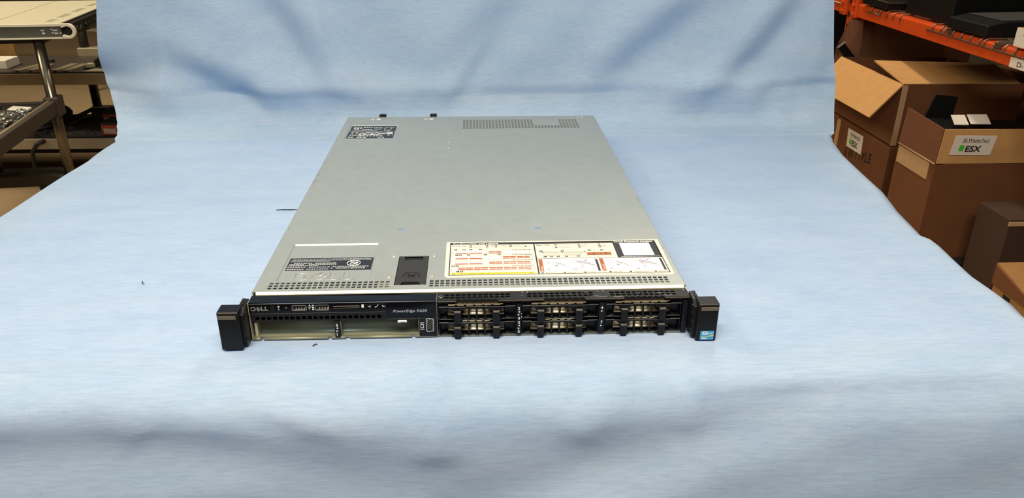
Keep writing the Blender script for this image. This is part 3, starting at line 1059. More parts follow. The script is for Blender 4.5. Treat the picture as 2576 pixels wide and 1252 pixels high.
b.text('Risers', (75.3, 59, Z + .1), (0, 1, 0), (-1, 0, 0), 2.2, MI['w'], width=11)
b.text('Top Cover', (141.4, 59, Z + .1), (0, 1, 0), (-1, 0, 0), 2.2, MI['w'], width=14)
for x in (133.5, 203.6):
    b.poly([(x, 57.1, Z + .05), (x + 2.6, 57.1, Z + .05), (x + 2.6, 85, Z + .05), (x, 87.4, Z + .05)], MI['k'])
for x in (104.4, 171.2):
    rc(x, x + .3, 60.5, 84.8, 'g', 1)


def line(pts, r=.16, c='g'):
    b.tube([(x, y, Z + .12) for x, y in pts], r, 4, MI[c])


# the little line drawings of a hand opening the case
for ox in (78.5, 145):
    line([(ox, 86), (ox + 8, 80.5), (ox + 16, 76), (ox + 23, 70)])
    line([(ox + 1, 82), (ox + 5, 78.6), (ox + 3, 76.4)])
    line([(ox, 74.5), (ox + 6, 76), (ox + 10, 73.5), (ox + 14, 74), (ox + 17, 71.5)])
    line([(ox + 11, 78), (ox + 18, 74), (ox + 22, 68.5), (ox + 24, 64)])
    line([(ox + 10, 70), (ox + 13, 71)], .4, 'k')
    line([(ox + 2, 62 + 1.6 * sin(k)) if False else (ox + 3 + 1.8 * cos(k * pi / 5), 62 + 1.5 * sin(k * pi / 5)) for k in range(11)], .16, 'k')
for ox in (106, 173):
    line([(ox, 87), (ox + 9, 82.5), (ox + 18, 76), (ox + 26, 71)])
    line([(ox + 2, 83), (ox + 11, 78)])
    b.poly([(ox + 7, 80, Z + .1), (ox + 12, 82, Z + .1), (ox + 21, 76.5, Z + .1), (ox + 17, 73.4, Z + .1)], MI['l'])
    line([(ox + 7, 80), (ox + 12, 82), (ox + 21, 76.5), (ox + 17, 73.4), (ox + 7, 80)])
    line([(ox + 1, 80), (ox + 8, 77.6), (ox + 12, 73.6), (ox + 12, 69), (ox + 13, 66), (ox + 9, 62), (ox + 3, 61)])
    line([(ox + 10, 71), (ox + 14, 72.4)])
    line([(ox + 9, 67), (ox + 13.4, 69)])
    line([(ox + 16, 82.4), (ox + 19, 84)], .4, 'k')
    line([(ox + 20, 74), (ox + 26, 70), (ox + 27, 66), (ox + 22, 68.6), (ox + 20, 74)])
    line([(ox + 3 + 1.8 * cos(k * pi / 5), 61 + 1.5 * sin(k * pi / 5)) for k in range(11)], .16, 'k')
b.poly([(181, 75, Z + .12), (185.4, 78, Z + .12), (183.8, 75.2, Z + .12)], MI['o'])
for x, s, wd in ((77.5, 'Status', 8), (101, 'Power Supply', 8), (122.5, 'Hard Drives', 8), (149, 'Memory Bank', 9.5), (170.5, 'Temperature', 15), (197, 'System ID', 10.5)):
    tx(s, x, 53.4, 1.7, wd)
    rc(x - 4.6, x - 2.2, 53.2, 55.4, 'k')
for k in range(40):
    rc(139 + k * 1.6, 139.8 + k * 1.6 + random.uniform(0, .6), 48.5, 49.2, 'g', 1)
b.build('configuration_print', [INK_K, INK_O, INK_G, INK_L, INK_Y, INK_W, PAPER], conf)


# ================================================================== front face
def fx(x, y, z):                           # plate frame: (x, z) plane, thickness backwards
    return (x, -z, y)


EZ = (0, 0, 1)
# ---- control panel (gloss black)
b = smb()
b.prism([(0.0, 41.2), (1.2, 42.0), (15.6, 42.0), (15.6, 30.2), (0.0, 30.2)], -216.2, -83.6, 'x')
b.prism([(0.0, 41.2), (1.2, 42.0), (15.6, 42.0), (15.6, 22.0), (0.0, 22.0)], -83.6, -34.6, 'x')
panel = b.build('control_panel', GLOSS, srv, 0.0005)
b = smb()
T = -0.06
b.prism([(-215.8, 40.9), (-34.8, 40.9), (-34.8, 41.15), (-215.8, 41.15)], -0.25, -0.02, 'y')
b.prism([(-215.4, 30.25), (-83.8, 30.25), (-83.8, 30.5), (-215.4, 30.5)], -0.2, -0.02, 'y')
b.prism([(-83.7, 22.1), (-34.8, 22.1), (-34.8, 22.3), (-83.7, 22.3)], -0.2, -0.02, 'y')
b.build('panel_edge_line', TRIM_BR, panel)
b = smb()                                   # logo letters on the panel


def logo(x, z, h, k):
    """blocky D, tilted E, L, L"""
    y = -0.1
    def q(pts):
        b.prism([(x + px * k, z + pz * h) for px, pz in pts], y - .3, y + .12, 'y')
    q([(0, 0), (1.4, 0), (1.4, 1), (0, 1)])
    q([(1.4, .76), (3.0, .76), (4.5, .5), (5.8, .5), (3.9, 1.0), (1.4, 1.0)])
    q([(1.4, 0), (3.9, 0), (5.8, .5), (4.5, .5), (3.0, .24), (1.4, .24)])
    q([(5.6, .5), (7.6, 1.08), (8.3, .88), (6.6, .4)])
    q([(6.8, .3), (8.6, .84), (9.1, .66), (7.4, .16)])
    q([(5.6, .5), (6.6, .4), (7.8, -.04), (7.0, -.1)])
    q([(7.2, -.04), (9.4, .6), (10.0, .44), (7.9, -.12)])
    for lx in (10.2, 14.0):
        q([(lx, 0), (lx + 3.4, 0), (lx + 3.4, .24), (lx + 1.4, .24), (lx + 1.4, 1), (lx, 1)])


logo(-214, 33.9, 4.5, 0.97)
b.build('maker_logo', SILVER, panel)
b = smb()
b.tube([(-193.1 + 2.5 * cos(k * pi / 12), 0.0, 36.2 + 2.5 * sin(k * pi / 12)) for k in range(25)], .35, 6)
b.prism([(-193.1 + 2.0 * cos(k * pi / 8), 36.2 + 2.0 * sin(k * pi / 8)) for k in range(16)], -0.3, 0.2, 'y')
b.build('power_button', BLACK, panel)


def tprint(bb, s, x, z, h, wd=None, bold=0.0, shear=0.0, align='LEFT', y=T, mi=0):
    bb.text(s, (x, y, z), EX, EZ, h, mi, bold, shear, wd, align)


for x0, x1, z0, z1 in ((-174.4, -160.2, 33.2, 39.4), (-152.2, -138.6, 33.2, 39.4)):
    b = smb()
    for p in ((x0, x1, z1 - .6, z1), (x0, x1, z0, z0 + .6), (x0, x0 + .6, z0, z1), (x1 - .6, x1, z0, z1)):
        b.box(p[0], p[1], -0.35, 0.1, p[2], p[3])
    usb = b.build('usb_port', SILVER, panel)
    b = smb()
    b.box(x0 + .6, x1 - .6, -0.05, 0.1, z0 + .6, z1 - .6)
    b.build('usb_cavity', BLACK, usb)
    b = smb()
    for q in range(4):
        xx = x0 + 3.6 + q * 2.7
        b.box(xx, xx + 1.1, -0.2, 0.05, z0 + 1.6, z0 + 3.4)
    b.box(x0 + 1.4, x1 - 1.4, -0.12, 0.05, z0 + .9, z0 + 1.5)
    b.build('usb_contact', GOLD, usb)
b = smb()
tprint(b, 'o', -188.0, 36.9, 2.2, 1.8)
b.box(-187.5, -186.9, -.1, 0, 34.4, 35.8)
b.tube([(-187.1 + .9 * cos(k * pi / 6), T, 38.0 + .9 * sin(k * pi / 6)) for k in range(13)], .16, 4)
b.prism([(-180.9, 37.2), (-178.9, 36.4), (-179.6, 36.0)], T, 0, 'y')
# usb trident
b.box(-157.5, -157.1, -.1, 0, 33.9, 39.2)
b.prism([(-158.2, 38.6), (-156.4, 38.6), (-157.3, 39.8)], T, 0, 'y')
b.tube([(-157.3, T, 35), (-158.8, T, 36.4), (-158.8, T, 37.8)], .2, 4)
b.tube([(-157.3, T, 35.8), (-155.9, T, 37), (-155.9, T, 38.2)], .2, 4)
for q in range(2):
    for z in (33.6, 35.6, 38.0):
        b.box(-154.9 + q * 1.1, -154.2 + q * 1.1, -.1, 0, z, z + 1.4)
# card icon
b.prism([(-107.4, 35.4), (-105.0, 35.4), (-105.0, 39), (-106.7, 39), (-107.4, 38.2)], T, 0, 'y')
tprint(b, '<', -101.2, 35.1, 2.8, 2.9, .01)
b.tube([(-94.4, T, 36.4), (-93.6, T, 35.1), (-91.0, T, 38.4)], .27, 5)
tprint(b, '>', -87.4, 35.1, 2.8, 2.9, .01)
b.build('panel_print', INK_W, panel)
b = smb()
tprint(b, 'PowerEdge R620', -77.2, 29.4, 2.9, 33.4, .004, .25)
b.build('model_print', mat('silver_print', (176, 178, 180), 0.4, 0, 0.02), panel)
b = smb()
b.prism([(-134.6, 36.6), (-109.2, 37.0), (-109.2, 38.0), (-134.6, 37.7)], -0.3, 0.1, 'y')
b.prism([(-134.6, 35.0), (-109.2, 35.5), (-109.2, 35.8), (-134.6, 35.3)], -0.3, 0.1, 'y')
b.build('card_slot', TRIM_BR, panel)
b = smb()
for p in ((-103.2, -83.9, 39.0, 39.2), (-103.2, -103, 33.4, 39.2), (-84.1, -83.9, 33.4, 39.2)):
    b.box(p[0], p[1], -.12, 0, p[2], p[3])
b.build('button_outline', mat('dark_line', (62, 62, 58), 0.4, 0, 0.05), panel)

# ---- slotted strip under the panel
sq = [(-209 + k * 5.62 - 2.0, -209 + k * 5.62 + 2.0) for k in range(22)]
xs = cuts([-215.4, -83.8], [a for a, _ in sq], [c for _, c in sq])
zs = [21.4, 22.7, 26.7, 30.2]
b = smb()
b.plate(xs, zs, lambda x, z: 22.7 < z < 26.7 and any(a < x < c for a, c in sq), lambda x, z: -0.6, 1.6, frame=fx)
b.prism([(0.6, 21.4), (1.4, 20.8), (15, 20.8), (15, 21.6), (2.2, 21.6)], -215.4, -83.8, 'x')
strip = b.build('vent_strip', BLACKM, srv)
b = smb()
b.box(-215, -84, 9, 10, 21, 30)
b.build('strip_backing', INNER, strip)
b = smb()
random.seed(12)
for k in (2, 6, 7, 10, 11, 14, 15, 18, 20):
    x = sq[k][0]
    b.box(x + .3, x + 3.6, 4.5, 5.2, 25.2, 25.8)
    b.box(x + .3, x + 3.6, 4.5, 5.2, 23.6, 24.0)
b.build('connector_pin', INK_W, strip)

# ---- empty drive slots, lower left
b = smb()
b.box(-215.8, -52.4, 3.0, 86, 2.2, 2.9)                              # slot floor
b.prism([(8.5, 2.9), (10.2, 3.8), (11.4, 5.6), (11.8, 8.5), (12.4, 20.6), (13.2, 20.6), (13.2, 2.4)], -215.8, -52.4, 'x', 0, True)   # blank plate closing the slots
b.box(-215.8, -52.4, 16, 86, 20.6, 21.0)                             # slot roof
b.box(-53.0, -52.4, 1.0, 86, 2.2, 21.2)
b.build('slot_floor', STEEL_D, srv)
b = smb()
tabs = [(-215.6, -208.4), (-205.4, -142.4), (-139.4, -125.0), (-121.4, -60.0), (-56.6, -36)]
lipp = [(3.2, 2.7), (1.4, 2.7), (0.5, 2.2), (0.2, 1.5), (0.2, 0.3), (0.8, 0.3), (0.8, 1.4), (1.4, 2.1), (3.2, 2.1)]
for x0, x1 in tabs:
    b.prism(lipp, x0, x1, 'x', 0, True)
b.box(-36, 216, 0.9, 3.2, 0.3, 1.5)
b.build('slot_lip', STEEL_D, srv)
b = smb()
b.box(-216.6, -215.7, -0.2, 4, 1.0, 40.5)
b.box(-213.6, -211.0, 3, 16, 3.0, 19)
b.build('side_flange', STEEL_B, srv)
b = smb()
b.box(-135.4, -130.2, -0.2, 40, 2.0, 20.6)
dv = b.build('slot_divider', BLACKM, srv, 0.0004)


def stack(bb, items, x, y, h=3.0):
    for s, z in items:
        if s == '<':
            bb.prism([(x + 1.0, z), (x + 1.0, z + 2.0), (x - .8, z + 1.0)], y, y + .1, 'y')
        elif s == '>':
            bb.prism([(x - 1.0, z), (x - 1.0, z + 2.0), (x + .8, z + 1.0)], y, y + .1, 'y')
        else:
            bb.text(s, (x - .95, y, z), EX, EZ, h, 0, .02, width=1.9 if s != '1' else 1.1)


b = smb()
stack(b, [('0', 14.6), ('<', 11.8), ('>', 8.6), ('1', 4.4)], -132.8, -0.3)
b.build('slot_number', INK_W, dv)
b = smb()
b.box(-129.8, -129.2, 2, 60, 2.9, 20.4)
b.box(-127.5, -124.5, 16, 17, 8, 15)
b.build('slot_rib', STEEL_D, srv)
b = smb()
b.tube([(-73.0, -0.6, 19.4), (-64.2, -0.6, 19.4)], 1.25, 10)
pl = b.build('white_tag', INK_W, srv)
b = smb()
b.text('LNK-1', (-70.4, -1.95, 18.7), EX, EZ, 1.5, 0, .02, width=5.4)
b.build('tag_print', INK_K, pl)
b = smb()
b.prism([(-81.6, 21.9), (-54, 21.9), (-55.6, 20.4), (-59, 18.4), (-60.2, 18.4), (-59.2, 20.2), (-76.6, 20.2), (-75.6, 18.4), (-76.8, 18.4), (-80.2, 20.6)], -0.2, 3, 'y')
b.build('tag_grip', BLACKM, srv)
# ---- video port block
b = smb()
b.box(-52.3, -34.8, -0.1, 12, 1.8, 21.9)
vb = b.build('video_block', BLACK, srv, 0.0003)
b = smb()
vp = [(-45.4, 8.4), (-44.2, 7.2), (-38.6, 7.8), (-37.6, 9.0), (-37.6, 21.6), (-38.8, 22.4), (-44.2, 22.9), (-45.4, 21.8)]
n = len(vp)
cx0, cz0 = -41.5, 15.1
inn = [(cx0 + (x - cx0) * .80, cz0 + (z - cz0) * .88) for x, z in vp]
b.add([(x, -1.2, z) for x, z in vp] + [(x, -1.2, z) for x, z in inn] + [(x, 0, z) for x, z in vp] + [(x, .4, z) for x, z in inn],
      [(i, (i + 1) % n, n + (i + 1) % n, n + i) for i in range(n)] + [(i, 2 * n + i, 2 * n + (i + 1) % n, (i + 1) % n) for i in range(n)] +
      [(n + i, n + (i + 1) % n, 3 * n + (i + 1) % n, 3 * n + i) for i in range(n)])
vg = b.build('video_port', SILVER, vb)
b = smb()
b.prism([(x, z) for x, z in inn], -0.5, 0.4, 'y')
b.build('port_insert', BLACK, vg)
b = smb()
for c in range(3):
    for r in range(5):
        z = 10.3 + r * 2.35 + (c == 1) * 1.1
        b.tube([(-43.6 + c * 2.1, -0.75, z), (-43.6 + c * 2.1, 0, z)], .5, 8)
b.build('port_pin', GOLD, vg)
b = smb()
for p in ((-50.9, -47.7, 11.2, 11.7), (-50.9, -47.7, 15.2, 15.7), (-50.9, -50.4, 11.2, 15.7), (-48.2, -47.7, 11.2, 15.7), (-51.3, -47.3, 9.6, 10.1), (-51.3, -47.3, 16.8, 17.3)):
    b.box(p[0], p[1], -.25, 0, p[2], p[3])
b.build('monitor_icon', INK_W, vb)
b = smb()
b.box(-34.7, -34.0, -0.25, 15, 1.5, 41.9)
b.build('panel_seam', TRIM_BR, srv)

# ---- drive cage, right: perforated top, notched front rail
hs = []
for x0, x1, n in ((-24.6, 36.0, 12), (57.0, 118.5, 12), (139.6, 201.0, 12)):
    for k in range(n):
        c = x0 + (x1 - x0) * k / (n - 1)
        for y in (10.8, 5.6):
            hs.append((c - 2.1, c + 2.1, y - 1.6, y + 1.6))
teeth = []
for x0, n in ((-14.6, 7), (71.5, 7), (151.0, 7)):
    for k in range(n):
        teeth.append((x0 + k * 5.8, x0 + k * 5.8 + 4.4))
xs = cuts([-33.8, 216.2], [h[0] for h in hs], [h[1] for h in hs], [t[0] for t in teeth], [t[1] for t in teeth])
ys = cuts([0.0, 1.8, 15.8], [h[2] for h in hs], [h[3] for h in hs])
b = smb()
b.plate(xs, ys, lambda x, y: any(h[0] < x < h[1] and h[2] < y < h[3] for h in hs) or (y < 1.8 and any(t[0] < x < t[1] for t in teeth)),
        lambda x, y: 41.7, 1.0)
b.box(-33.8, -15.4, -0.2, 0.8, 39.2, 41.6)
b.box(26.4, 71.0, -0.2, 0.8, 39.2, 41.6)
b.box(112.0, 150.4, -0.2, 0.8, 39.2, 41.6)
b.box(191.6, 216.2, -0.2, 0.8, 39.2, 41.6)
b.box(-33.8, 216.2, 2.6, 3.4, 34.6, 40.6)
b.box(-33.8, 216.2, 14, 15, 1, 40.6)
cage = b.build('cage_top', BLACKM, srv)
b = smb()
for x0, x1 in ((-33.8, -15.4), (26.4, 71.0), (112.0, 150.4), (191.6, 216.2)):
    b.box(x0, x1, -0.45, -0.2, 40.2, 41.3)
b.build('cage_edge_line', TRIM_BR, cage)  # paler strips along the front rail
b = smb()
for cx_ in (53.0, 128.5, 212.6):
    for dx in (-2.6, 2.6) if cx_ < 200 else (0,):
        b.box(cx_ + dx - .5, cx_ + dx + .5, 11.4, 14.4, 41.6, 42.2)
b.tube([(-30.5 + 1.8 * cos(k * pi / 8), 7.2 + 1.8 * sin(k * pi / 8), 41.9) for k in range(-12, 4)], .35, 5)
for x, y, q in ((35, 2.4, 3), (48, 7.4, 4), (118, 3.4, 8), (122, 1.4, 12), (112, 11.4, 4), (96, 9, 3), (140, 1.2, 10), (166, 9.2, 2), (184, 7.4, 6), (189, 3.2, 5), (193, 2.8, 7)):
    b.poly([(x, y, 41.76), (x + q, y + .5, 41.76), (x + q - .4, y + 1.0, 41.76), (x + .5, y + .7, 41.76)])
b.build('chipped_paint', SILVER, cage)

BAYS = [(-32.6, 43.4), (49.6, 125.6), (132.8, 209.4)]
RZ = [(19.4, 34.8), (1.8, 17.2)]
for bx0, bx1 in BAYS:                       # bronze EMI fingers above each column
    b = smb()
    for k in range(6):
        x = bx0 + 9.5 + k * 8.9
        b.box(x, x + 6.6, 0.3, 2.5, 35.3, 37.0)
        b.box(x + 6.0, x + 9.4, 0.8, 2.5, 36.0, 37.0)
    b.build('spring_finger', GOLD, cage)
    b = smb()
    for k in range(4):
        x = bx0 + 23 + k * 7.4
        b.box(x, x + 4.6, 0.3, 2.5, 17.6, 18.8)
        b.box(x + 4.0, x + 7.6, 0.8, 2.5, 18.2, 18.9)
    b.build('spring_finger', GOLD, cage)

# ---- one drive blank, then copies for the other five bays
bl0, bz0 = BAYS[0][0], RZ[0][0]
H = 15.4


def off(x, y, z):
    return (bl0 + x, y, bz0 + z)


b = smb()
b.m = MM @ Matrix.Translation((bl0, 0, bz0))
b.box(0, 76, -0.2, 13, H - 1.0, H - 0.2)                 # top web
b.box(0, 76, 0.4, 13, 0.2, 0.9)                          # bottom web
b.box(0, 0.9, 0, 13, 0, H - .2)
b.box(75.1, 76, 0, 13, 0, H - .2)
b.box(0.9, 8.6, 6.5, 7.5, 0.9, H - 1)                    # sunk side panels
b.box(65.0, 75.1, 6.5, 7.5, 0.9, H - 1)
b.prism([(2, 1.0), (9, 1.0), (7.4, 2.9)], 0.6, 6.5, 'y')
b.prism([(65, 1.0), (73, 1.0), (66.4, 2.9)], 0.6, 6.5, 'y')
# horn and post, left and right, in one outline each, with the top and bottom bars of the grille between
for s0, s1 in ((15.2, 21.8), (53.2, 60.2)):
    m = (s0 + s1) / 2
    b.prism([(m - 9.2, H - .2), (m - 4.4, 10.6), (m - 3.3, 10.4), (m - 3.3, 2.2), (m - 6.6, 0.4), (m + 6.6, 0.4), (m + 3.3, 2.2), (m + 3.3, 10.4), (m + 4.4, 10.6), (m + 9.2, H - .2)], -1.2, 2.6, 'y')
    b.prism([(m - 3.3, 10.3), (m - 3.3, -0.6), (m - 2.4, -1.6), (m + 2.4, -1.6), (m + 3.3, -0.6), (m + 3.3, 10.3)], -4.4, -1.2, 'y')
for x in (29.6, 37.5, 45.4):
    b.box(x - 1.0, x + 1.0, -0.4, 2.4, 0.6, H - .6)
for x0, x1 in ((21.5, 29.6), (29.6, 37.5), (37.5, 45.4), (45.4, 53.6)):   # chamfered corners of the grille windows
    for sx, px in ((1, x0), (-1, x1)):
        b.prism([(px, H - .8), (px + sx * 3.0, H - .8), (px, H - 4.0)], 0, 2.2, 'y')
        b.prism([(px, .7), (px, 2.6), (px + sx * 2.4, .7)], 0, 2.2, 'y')
bb = b.build('drive_blank', BLACK, srv, 0.00025, 1)
bb['label'] = 'black filler blank with bronze spring strip behind its grille'
b = smb()
b.m = MM @ Matrix.Translation((bl0, 0, bz0))
pr = [(6.2, 14.0), (5.2, 12.6), (4.4, 11.2), (4.0, 9.6), (4.2, 8.0), (4.8, 6.4), (3.4, 6.1), (2.7, 5.4), (2.6, 4.8), (2.8, 4.2), (3.6, 3.7), (4.4, 3.4), (5.0, 2.4), (5.6, 1.0),
      (6.4, 1.0), (6.4, 14.0)]
b.prism(pr, 8.8, 64.6, 'x', 0, True)
shield = b.build('spring_shield', GOLD, bb)
b = smb()
b.m = MM @ Matrix.Translation((bl0, 0, bz0))
for m in (18.5, 56.7):
    b.box(m - 3.1, m + 3.1, -4.5, -1.3, 10.3, 10.9)
b.box(0.6, 10, -0.5, 0, H - .7, H - .2)
b.box(25, 51, -0.5, 0, H - .7, H - .2)
b.box(65, 75.4, -0.5, 0, H - .7, H - .2)
edge = b.build('pale_edge', mat('pale_plastic_edge', (98, 94, 88), 0.3, 0, 0.1, 200), bb)  # paler strips on the post caps and top edges
for i, (x0, _x) in enumerate(BAYS):
    for j, (z0, _z) in enumerate(RZ):
        if i == 0 and j == 0:
            continue
        c = bb.copy()
        COL.objects.link(c)
        c.parent = srv
        c.location = ((x0 - bl0) * S, 0, (z0 - bz0) * S)
        for ch in (shield, edge):
            d = ch.copy()
            COL.objects.link(d)
            d.parent = c
# number strips between the bays
for x0, x1, items in ((44.0, 49.0, [('2', 30.0), ('<', 26.6), ('>', 23.4), ('4', 19.0), ('3', 14.2), ('<', 11.2), ('>', 8.0), ('5', 3.8)]),
                      (126.2, 132.2, [('6', 29.4), ('>', 26.0), ('7', 12.8), ('>', 9.4)])):
    b = smb()
    b.box(x0, x1, -0.4, 13, 1.4, 36.2)
    st = b.build('bay_divider', BLACK, srv, 0.0004)
    b = smb()
    stack(b, items, (x0 + x1) / 2, -0.52)
    if x0 < 100:
        for z in (20.4, 22.2, 25.4):
            b.dome((x1 + .0, 0, z), .5, .5, .4)
    b.build('bay_number', INK_W, st)
b = smb()
b.box(210.0, 215.4, -0.4, 13, 1.0, 37.4)
b.build('bay_divider', BLACK, srv, 0.0004)
b = smb()
b.box(-33.8, 216, 0.8, 1.2, -0.05 + .2, 1.6)
b.build('bottom_lip', STEEL_D, srv)

# ---- rack ears
for sx, nm in ((-1, 'l'), (1, 'r')):
    b = smb()
    xo, xi = sx * 241.3, sx * 221.0
    b.box(min(xo, xi), max(xo, xi), -17.4, -0.8, 0.6, 42.0)
    ear = b.build('rack_ear', BLACK, srv, 0.0011, 3)
    b = smb()
    xa, xb = sx * 217.6, sx * 221.4
    b.prism([(-12, 2.2), (-12, 36), (-4, 40.6), (11, 41.8), (11, 2.2)], min(xa, xb), max(xa, xb), 'x')
    b.box(min(sx * 221, sx * 224), max(sx * 221, sx * 224), -1, 11.8, 2.2, 41.8)
    b.build('ear_bracket', BLACKM, ear, 0.0004)
    b = smb()
    for z, y in ((36.5, -8), (29, -10), (10, -9), (20, -10)):
        b.tube([(sx * 218.4, y, z), (sx * 216.4, y - .4, z)], 1.1, 8)
        b.box(min(sx * 216.0, sx * 218.6), max(sx * 216.0, sx * 218.6), y - 3, y - 1.4, z - 1.2, z + 1.0)
    b.build('ear_latch_detail', BLACKM, ear)
    b = smb()
    x0, x1 = min(sx * 223.4, sx * 240.2), max(sx * 223.4, sx * 240.2)
    b.box(x0, x1, -17.9, -17.2, 34.4, 38.4)
    b.build('release_strip', TRIM_BR, ear, 0.0003)
    b = smb()
    b.box(min(sx * 221.6, sx * 240.9), max(sx * 221.6, sx * 240.9), -17.45, -16.8, 40.6, 41.3)
    b.build('ear_edge_line', TRIM_BR, ear)
    if sx > 0:
        b = smb()
        b.box(225.2, 238.8, -17.75, -17.4, 1.9, 11.8)
        stk = b.build('processor_sticker', mat('sticker_blue', (60, 150, 196), 0.3, 0, 0.06, 200), ear, 0.0006)
        b = smb()
        y = -17.86
        b.tube([(229.8 + 2.9 * cos(k * pi / 10), y, 9.2 + 1.7 * sin(k * pi / 10)) for k in range(21)], .3, 5, 0)
        b.text('intel', (227.8, y, 8.4), EX, EZ, 1.7, 0, .03, width=4.0)
        b.text('inside', (233.8, y, 8.6), EX, EZ, 1.2, 0, .03, width=3.9)
        b.text('Xeon', (226.8, y, 2.9), EX, EZ, 1.9, 0, .05, width=5.4)
        b.prism([(225.5, 5.4), (231, 5.6), (235, 6.6), (238.6, 7.2), (238.6, 6.2), (234, 5.6), (230, 4.9), (225.5, 4.9)], y, -17.7, 'y', 1)
        b.build('sticker_print', [INK_W, mat('sticker_gold', (206, 196, 60), 0.4, 0, 0.05)], stk)

# ================================================================== left: carts and the things on them
CHROME = mat('worn_chrome_tube', (128, 118, 100), 0.25, 0.9, 0.15, 30)
CARTB = mat('brown_black_cart_tray', (62, 53, 45), 0.55, 0.1, 0.15, 30)
CARTE = mat('tan_grey_tray_edge', (160, 144, 118), 0.5, 0.3, 0.08, 30)
CABLE = mat('dull_cable', (70, 64, 56), 0.4, 0.1, 0.2)
DARK = mat('near_black_plastic', (24, 21, 19), 0.5, 0, 0.15, 50)
CREAM = mat('cream_painted_steel', (206, 196, 170), 0.45, 0.1, 0.04, 20)
CREAM_B = mat('bright_cream_edge', (232, 222, 196), 0.4, 0.1, 0.03, 20)
GREYP = mat('grey_green_rail', (104, 102, 90), 0.45, 0.3, 0.06, 20)
FOIL = mat('crumpled_foil', (150, 146, 138), 0.25, 0.8, 0.4, 60, 0.8, 90)
CARDW = mat('white_card_stock', (214, 206, 190), 0.6, 0, 0.05)
PCB = mat('dark_green_board', (34, 44, 38), 0.5, 0, 0.3, 120)


def rot2(x, y, a):
    return (x * cos(a) - y * sin(a), x * sin(a) + y * cos(a))


# ---- near cart: middle tray, base beam, posts
ct = thing('utility_cart', 'dark utility cart with chrome posts carrying the cream server case', 'cart', (-1.43, 2.02, -0.78), 0.13)
b = MB()
b.m = Matrix.Translation((0, 0, 0))
b.tube([(0, 0, 0.08), (0, 0, 0.735)], 0.0165, 14)
b.build('post', CHROME, ct)
b = MB()
b.tube([(-0.235, 0.01, 0.27), (-0.235, 0.01, 0.735)], 0.0165, 14)
b.build('post', CHROME, ct)
b = MB()
b.box(-0.62, 0.0, -0.62, 0.02, 0.500, 0.512)
b.build('tray', CARTB, ct)
b = MB()
b.box(-0.004, 0.016, -0.62, 0.02, 0.488, 0.534)
b.box(-0.62, 0.016, 0.018, 0.034, 0.488, 0.522)
b.build('tray_rim', CARTB, ct, 0.003)
b = MB()
b.tube([(-0.004, -0.62, 0.534), (-0.004, 0.02, 0.534)], 0.004, 8)
b.build('rim_edge', CARTE, ct)
b = MB()
b.box(-0.024, 0.024, -0.024, 0.034, 0.478, 0.545)
b.build('corner_bracket', CARTB, ct, 0.005)
b = MB()
b.prism([(-0.62, 0.235), (-0.05, 0.235), (-0.012, 0.25), (0.0, 0.262), (-0.02, 0.276), (-0.05, 0.283), (-0.62, 0.286)], -0.03, 0.05, 'y')
b.build('base_beam', CARTB, ct, 0.008)
b = MB()
b.box(-0.62, 0.02, -0.005, 0.60, 0.724, 0.736)
b.build('top_shelf', CARTB, ct)
for x in (-0.5, 0.0):
    b = MB()
    b.prism([(0.05 * cos(k * pi / 10), 0.05 + 0.05 * sin(k * pi / 10)) for k in range(20)], -0.015, 0.015, 'x')
    b.m = Matrix.Translation((x, 0.02, 0))
    wv = MB()
    wv.m = Matrix.Translation((x, 0.02, 0))
    wv.prism([(0.05 * cos(k * pi / 10), 0.05 + 0.05 * sin(k * pi / 10)) for k in range(20)], -0.015, 0.015, 'x')
    wv.box(-0.02, 0.02, -0.02, 0.02, 0.09, 0.245)
    wv.build('caster', DARK, ct)

# ---- cream server case on top of the cart
sv = thing('server_case', 'cream steel server case with loop handle on the dark cart', 'server', (-1.34, 2.0, -0.040), 0.10)
b = MB()
b.box(-0.66, 0.0, 0.0, 0.60, 0.0, 0.046)
b.build('body', GREYP, sv)
b = MB()
b.box(-0.66, 0.003, -0.003, 0.60, 0.046, 0.050)
lid = b.build('lid', CREAM, sv, 0.001)
b = MB()
for y0, y1 in ((0.03, 0.09), (0.13, 0.22), (0.27, 0.36), (0.42, 0.50)):
    b.box(-0.055, -0.034, y0, y1, 0.0500, 0.0504)
for x in (-0.22, -0.45):
    b.box(x, x + .004, 0.02, 0.58, 0.0500, 0.0503)
b.build('lid_slot', mat('slot_shadow_tan', (150, 140, 118), 0.7, 0, 0.1), lid)
b = MB()
b.box(-0.66, 0.002, -0.006, 0.0, 0.040, 0.0485)
b.box(-0.66, 0.012, -0.006, 0.0, 0.0, 0.005)
b.build('rail_edge', CREAM_B, sv, 0.001)
b = MB()
for x0, x1, z0, z1 in ((-.060, -.050, .026, .029), (-.058, -.049, .016, .021), (-.030, -.024, .030, .033), (-.024, -.010, .026, .029), (-.028, -.022, .018, .021), (-.020, -.010, .016, .020), (-.006, .002, .017, .020)):
    b.box(x0, x1, -0.0012, 0.0, z0, z1)
b.build('rail_punch', INK_W, sv)
b = MB()
op, ip = [], []
for k in range(13):
    a = -pi / 2 + pi * k / 12
    op.append((0.024 + 0.023 * cos(a), 0.0245 + 0.0240 * sin(a)))
    ip.append((0.020 + 0.017 * cos(a), 0.0245 + 0.0155 * sin(a)))
op = [(0.0, 0.0005)] + op + [(0.0, 0.0485)]
ip = [(0.006, 0.014)] + ip + [(0.006, 0.035)]
n = len(op)
vs = [(x, -0.006, z) for x, z in op] + [(x, -0.006, z) for x, z in ip] + [(x, 0.008, z) for x, z in op] + [(x, 0.008, z) for x, z in ip]
fs = []
for k in range(n - 1):
    fs += [(k, k + 1, n + k + 1, n + k), (2 * n + k, 3 * n + k, 3 * n + k + 1, 2 * n + k + 1), (k, 2 * n + k, 2 * n + k + 1, k + 1), (n + k, n + k + 1, 3 * n + k + 1, 3 * n + k)]
b.add(vs, fs)
